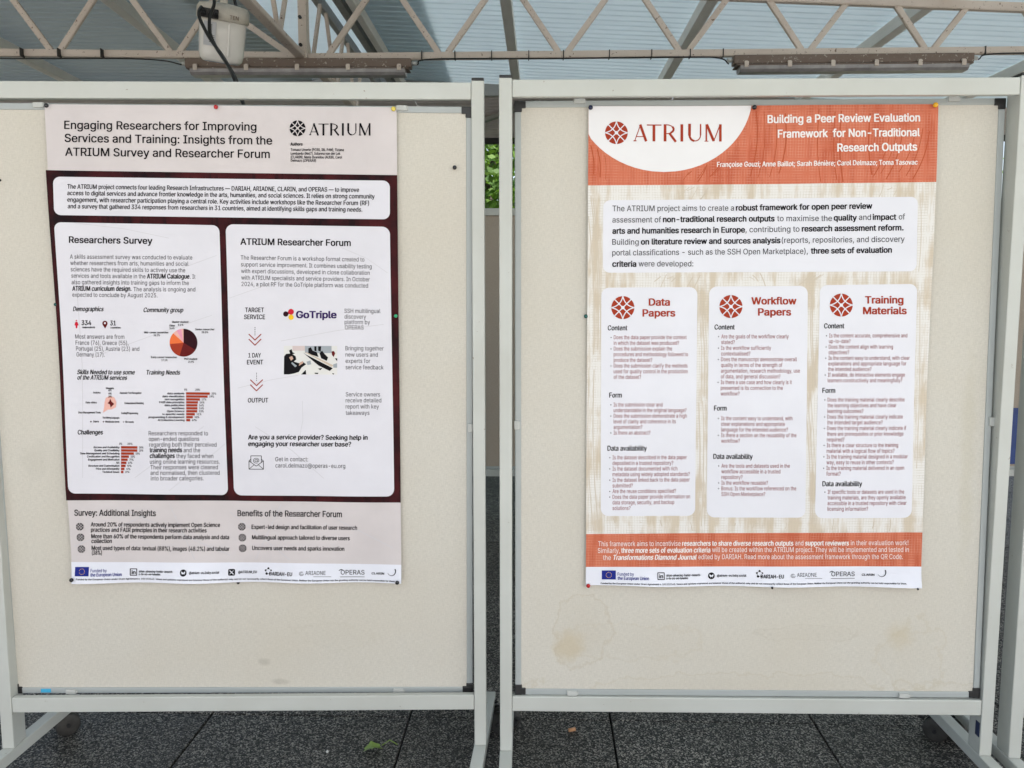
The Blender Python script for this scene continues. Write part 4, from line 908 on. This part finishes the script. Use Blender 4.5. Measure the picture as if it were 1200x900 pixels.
q(968, (468.7, 555), 966.4, [('*Does the training material clearly describe', 1058), ('the learning objectives and have clear', 1048.2), ('learning outcomes?', 1009.6), ('*Does the training material clearly indicate', 1056), ('the intended target audience?', 1032), ('*Does the training material clearly indicate if', 1060), ('there are prerequisites or prior knowledge', 1056.6), ('required?', 987.4),
 ('*Is there a clear structure to the training', 1050.3), ('material with a logical flow of topics?', 1046), ('*Is the training material designed in a modular', 1061.6), ('way, easy to reuse in other contexts?', 1045), ('*Is the training material delivered in an open', 1057.3), ('format?', 983)])
q(968, (576.2, 596), 967.8, [('*If specific tools or datasets are used in the', 1057.3), ('training materials, are they openly available', 1059), ('accessible in a trusted repository with clear', 1060), ('licensing information?', 1015)])
TT('band_lettering', WHT, [('This framework aims to incentivise', 701.5, 638.9, 797.3), ('and', 930.5, 638.6, 940), ('in their evaluation work!', 995, 638.4, 1062), ('Similarly,', 701, 646.7, 726.6), ('will be created within the ATRIUM project. They will be implemented and tested in', 834, 646.3, 1062.6), ('the', 707, 654.9, 716.2), ('edited by DARIAH. Read more about the assessment framework through the QR Code.', 818, 654.5, 1055.6)], em=7.9, bold=.0)
TT('band_lettering', WHT, [('researchers to share diverse research outputs', 799, 638.8, 928.5), ('support reviewers', 942, 638.6, 993), ('three more sets of evaluation criteria', 728, 646.6, 832)], em=7.9, bold=.02)
T('band_lettering', WHT, 'Transformations Diamond Journal', 718.2, 654.8, 815.6, em=7.9, bold=.02, it=.17)
fx = lambda x: 705.7 + (x - 92) * 1.02 if x < 150 else (774.3 + (x - 159) * 1.0 if x < 212 else 833.1 + (x - 217.3) * .985)
footer(s, 673.6, fx, 0)
gx = lambda x: 889 + (x - 315) * .9895
logos(s, 672.9, gx, False)
T('fine_print', GRY, FP, 704.5, 683, 1059, 683.2, em=2.5, bold=.02)
s.build()
PLm, PRm = A.E.matrix_world.copy(), s.E.matrix_world.copy()
co_, t_ = glyphs('TEN', .01, 2)
lm_ = bpy.data.meshes.new('t'); lm_.from_pydata([(.028 + x * .030, -.1078 - .0002 * (i % 7), .068 + y * .034) for i, (x, y) in enumerate(co_)], [], t_.tolist())
link('lid_lettering', lm_, ink('faded_brown_lettering', (.26, .21, .17)), TUB)['kind'] = 'stuff'
bpy.data.objects.remove(tob); SB = s

# ------------------------------------------------------------------ push pins
def pin_mesh():
    bm = bmesh.new(); lathe(bm, [(.0012, .0), (.0012, .003), (.0042, .0035), (.0052, .0055), (.0050, .0085), (.0035, .0105), (.0012, .0112)], 14); return bm_mesh(bm)
pinmats = dict(black=plain('black_pin', (.012, .012, .016), .25), red=plain('red_pin', (.42, .012, .015), .25), yellow=plain('yellow_pin', (.72, .58, .10), .25), amber=plain('amber_pin', (.78, .42, .02), .25), green=plain('green_pin', (.02, .32, .14), .25), teal=plain('teal_pin', (.01, .09, .08), .25), navy=plain('navy_pin', (.01, .015, .05), .25))
def pin(sh, px, py, col, label, sc=1.):
    p = sh.uv([(px, py)]); u, v = p[0]; off = -.001
    inside = 0 <= u <= sh.W and 0 <= v <= sh.H
    y = -(float(sh.wave(np.array([u]), np.array([v]))[0]) + .0008) if inside else .002
    me = pin_mesh(); o = link('push_pin', me, pinmats[col])
    o.matrix_world = sh.E.matrix_world @ Matrix.Translation((u, y, v)) @ Matrix.Rotation(pi / 2 + random.uniform(-.2, .2), 4, 'X') @ Matrix.Rotation(random.uniform(-.2, .2), 4, 'Y') @ Matrix.Scale(sc, 4)
    tag(o, label, 'push pin', 'round headed push pins')
pin(A, 57.3, 124.6, 'black', 'black push pin in the top left corner of the maroon poster')
pin(A, 256.3, 126.6, 'red', 'red push pin in the middle of the maroon poster top edge')
pin(A, 462.6, 127.6, 'yellow', 'pale yellow push pin in the top right corner of the maroon poster', 1.1)
pin(A, 464.4, 369.6, 'green', 'bright green push pin on the right edge of the maroon poster', .9)
pin(A, 66.5, 357.8, 'teal', 'dark push pin halfway down the left edge of the maroon poster', .8)
pin(A, 90.2, 676.4, 'black', 'black push pin in the bottom left corner of the maroon poster')
pin(A, 279.2, 682.3, 'black', 'small black push pin at the middle of the maroon poster bottom edge', .8)
pin(A, 466, 678, 'black', 'black push pin in the bottom right corner of the maroon poster')
pin(A, 533.3, 196.4, 'black', 'black push pin alone in the bare board right of the maroon poster')
pin(A, .5, 212.2, 'black', 'black push pin at the left edge of the picture on bare board', .6)
pin(SB, 691.6, 128, 'navy', 'dark navy push pin in the top left corner of the orange poster', 1.1)
pin(SB, 881.3, 126.6, 'black', 'black push pin at the middle of the orange poster top edge', 1.1)
pin(SB, 1092, 125.2, 'amber', 'amber push pin in the top right corner of the orange poster', 1.15)
pin(SB, 687.3, 370.4, 'teal', 'dark teal push pin on the left edge of the orange poster')
pin(SB, 690.3, 683.6, 'red', 'red push pin in the bottom left corner of the orange poster')
pin(SB, 902, 686, 'black', 'small dark push pin at the middle of the orange poster bottom edge', .6)
pin(SB, 1070.3, 687.4, 'black', 'small dark push pin in the bottom right corner of the orange poster', .55)

# ------------------------------------------------------------------ leaf and scraps on the paving
lm = bmesh.new()
out = [(0, 2), (6, 1), (11, -3), (15, 1), (22, 1), (23, 7), (29, 12), (25, 18), (24, 25), (17, 24), (10, 29), (6, 24), (-1, 22), (0, 15), (-4, 9)]; out = [(x / 1000, y / 1000) for x, y in out]
vs = [lm.verts.new((x - .012, y - .012, .004 + .005 * sin(x * 120) + .003 * cos(y * 160))) for x, y in out]; cvt = lm.verts.new((0, 0, .006))
for k in range(len(vs)): lm.faces.new((vs[k], vs[(k + 1) % len(vs)], cvt))
tube(lm, [(.015, .005, .005), (.028, .010, .010), (.040, .004, .004)], .0009, 5)
leafo = link('fallen_leaf', bm_mesh(lm), plain('yellow_green_leaf', (.17, .26, .045), .5, var=.3, sc=60)); leafo.matrix_world = Matrix.Translation((-.39, 2.262, .001)) @ Matrix.Rotation(.2, 4, 'Z') @ Matrix.Scale(1.75, 4)
tag(leafo, 'yellow-green fallen leaf on the dark tiles below the maroon poster board', 'leaf')
bm = bmesh.new(); tube(bm, [(0, 0, .006), (.02, .006, .007)], .0055, 8); tw = link('cigarette_end', bm_mesh(bm), plain('tan_paper', (.45, .24, .12), .8)); tw.matrix_world = Matrix.Translation((.165, 2.365, 0)); tag(tw, 'tan cigarette end on the dark tiles below the orange poster board', 'litter')
bm = bmesh.new(); bmesh.ops.create_icosphere(bm, subdivisions=1, radius=.004); pb = link('pebble', bm_mesh(bm), plain('white_pebble', (.6, .6, .58), .8)); pb.matrix_world = Matrix.Translation((-.515, 2.255, .003)); tag(pb, 'tiny white pebble left of the fallen leaf on the dark tiles', 'pebble')

# ------------------------------------------------------------------ trees and hedge beyond the canopies
def leaves(bm_pts, size, mat, name, parent):
    n = len(bm_pts); V = np.empty((n * 4, 3)); sh = np.array([(-.5, 0), (0, -.28), (.5, 0), (0, .28)])
    for i, (p, sc) in enumerate(bm_pts):
        a = rng.normal(size=3); a /= np.linalg.norm(a); b = np.cross(a, rng.normal(size=3)); b /= np.linalg.norm(b)
        for k in range(4): V[i * 4 + k] = p + (a * sh[k, 0] + b * sh[k, 1]) * size * sc
    me = bpy.data.meshes.new('leaves'); me.from_pydata(V.tolist(), [], [(4 * i, 4 * i + 1, 4 * i + 2, 4 * i + 3) for i in range(n)])
    return link(name, me, mat, parent)
def tree(x, y, h, lean, label, nleaf=7000, seed=1):
    r2 = random.Random(seed); E = empty('tree', label, 'tree', Matrix.Translation((x, y, 0)), 'trees beyond the canopies')
    bm = bmesh.new(); top = Vector((lean, 0, h * .72))
    tube(bm, spline([(0, 0, -.1), (lean * .25, 0, h * .22), (lean * .7, .1, h * .45), top], 6), [.17 - .12 * k / 18 for k in range(19)], 10)
    tips = []
    for k in range(9):
        t = .35 + .07 * k; b0 = Vector((lean * t, .05, h * .72 * t)); a = k * 2.4; l = r2.uniform(.9, 1.7)
        tip = b0 + Vector((cos(a) * l, sin(a) * l, r2.uniform(.5, 1.2))); tips += [tip, b0.lerp(tip, .6)]
        tube(bm, [b0, b0.lerp(tip, .5) + Vector((0, 0, .1)), tip], [.06, .035, .012], 6)
    link('trunk', bm_mesh(bm), MAT['bark'], E); tips += [top, top + Vector((0, 0, .5))]
    pts = []
    for i in range(nleaf):
        c = r2.choice(tips); g = [r2.gauss(0, .36) for _ in range(3)]
        pts.append((np.array([c.x + g[0], c.y + g[1], c.z + g[2] * .8]), r2.uniform(.6, 1.3)))
    leaves(pts, .13, MAT['leaf'], 'crown', E)
tree(.55, 11.2, 4.2, -1.0, 'leaning tree with yellow-green leaves seen through the gap', 9000, 1)
tree(-1.9, 13.5, 5.0, .3, 'leafy tree behind the far canopy, left of the leaning tree', 6000, 2)
tree(4.3, 13, 4.6, .3, 'leafy tree behind the far canopy, right of the leaning tree', 6000, 3)
for (x, seed, lb) in ((-2.1, 5, 'clipped green hedge beyond the paving on the left'), (2.0, 6, 'clipped green hedge beyond the paving on the right')):
    E = empty('hedge', lb, 'hedge', Matrix.Translation((x, 13.6, 0)), 'hedges along the paving'); r2 = random.Random(seed)
    pts = [(np.array([r2.uniform(-2.0, 2.0), r2.uniform(-.5, .5), r2.uniform(0, 2.1) + .12 * sin(i)]), r2.uniform(.7, 1.3)) for i in range(9000)]
    leaves(pts, .11, MAT['hedge'], 'foliage', E)
    bm = bmesh.new()
    for k in range(8): tube(bm, [(-1.75 + k * .5, 0, -.05), (-1.7 + k * .5, .05, 1.6)], .025, 5)
    link('stem', bm_mesh(bm), MAT['bark'], E)
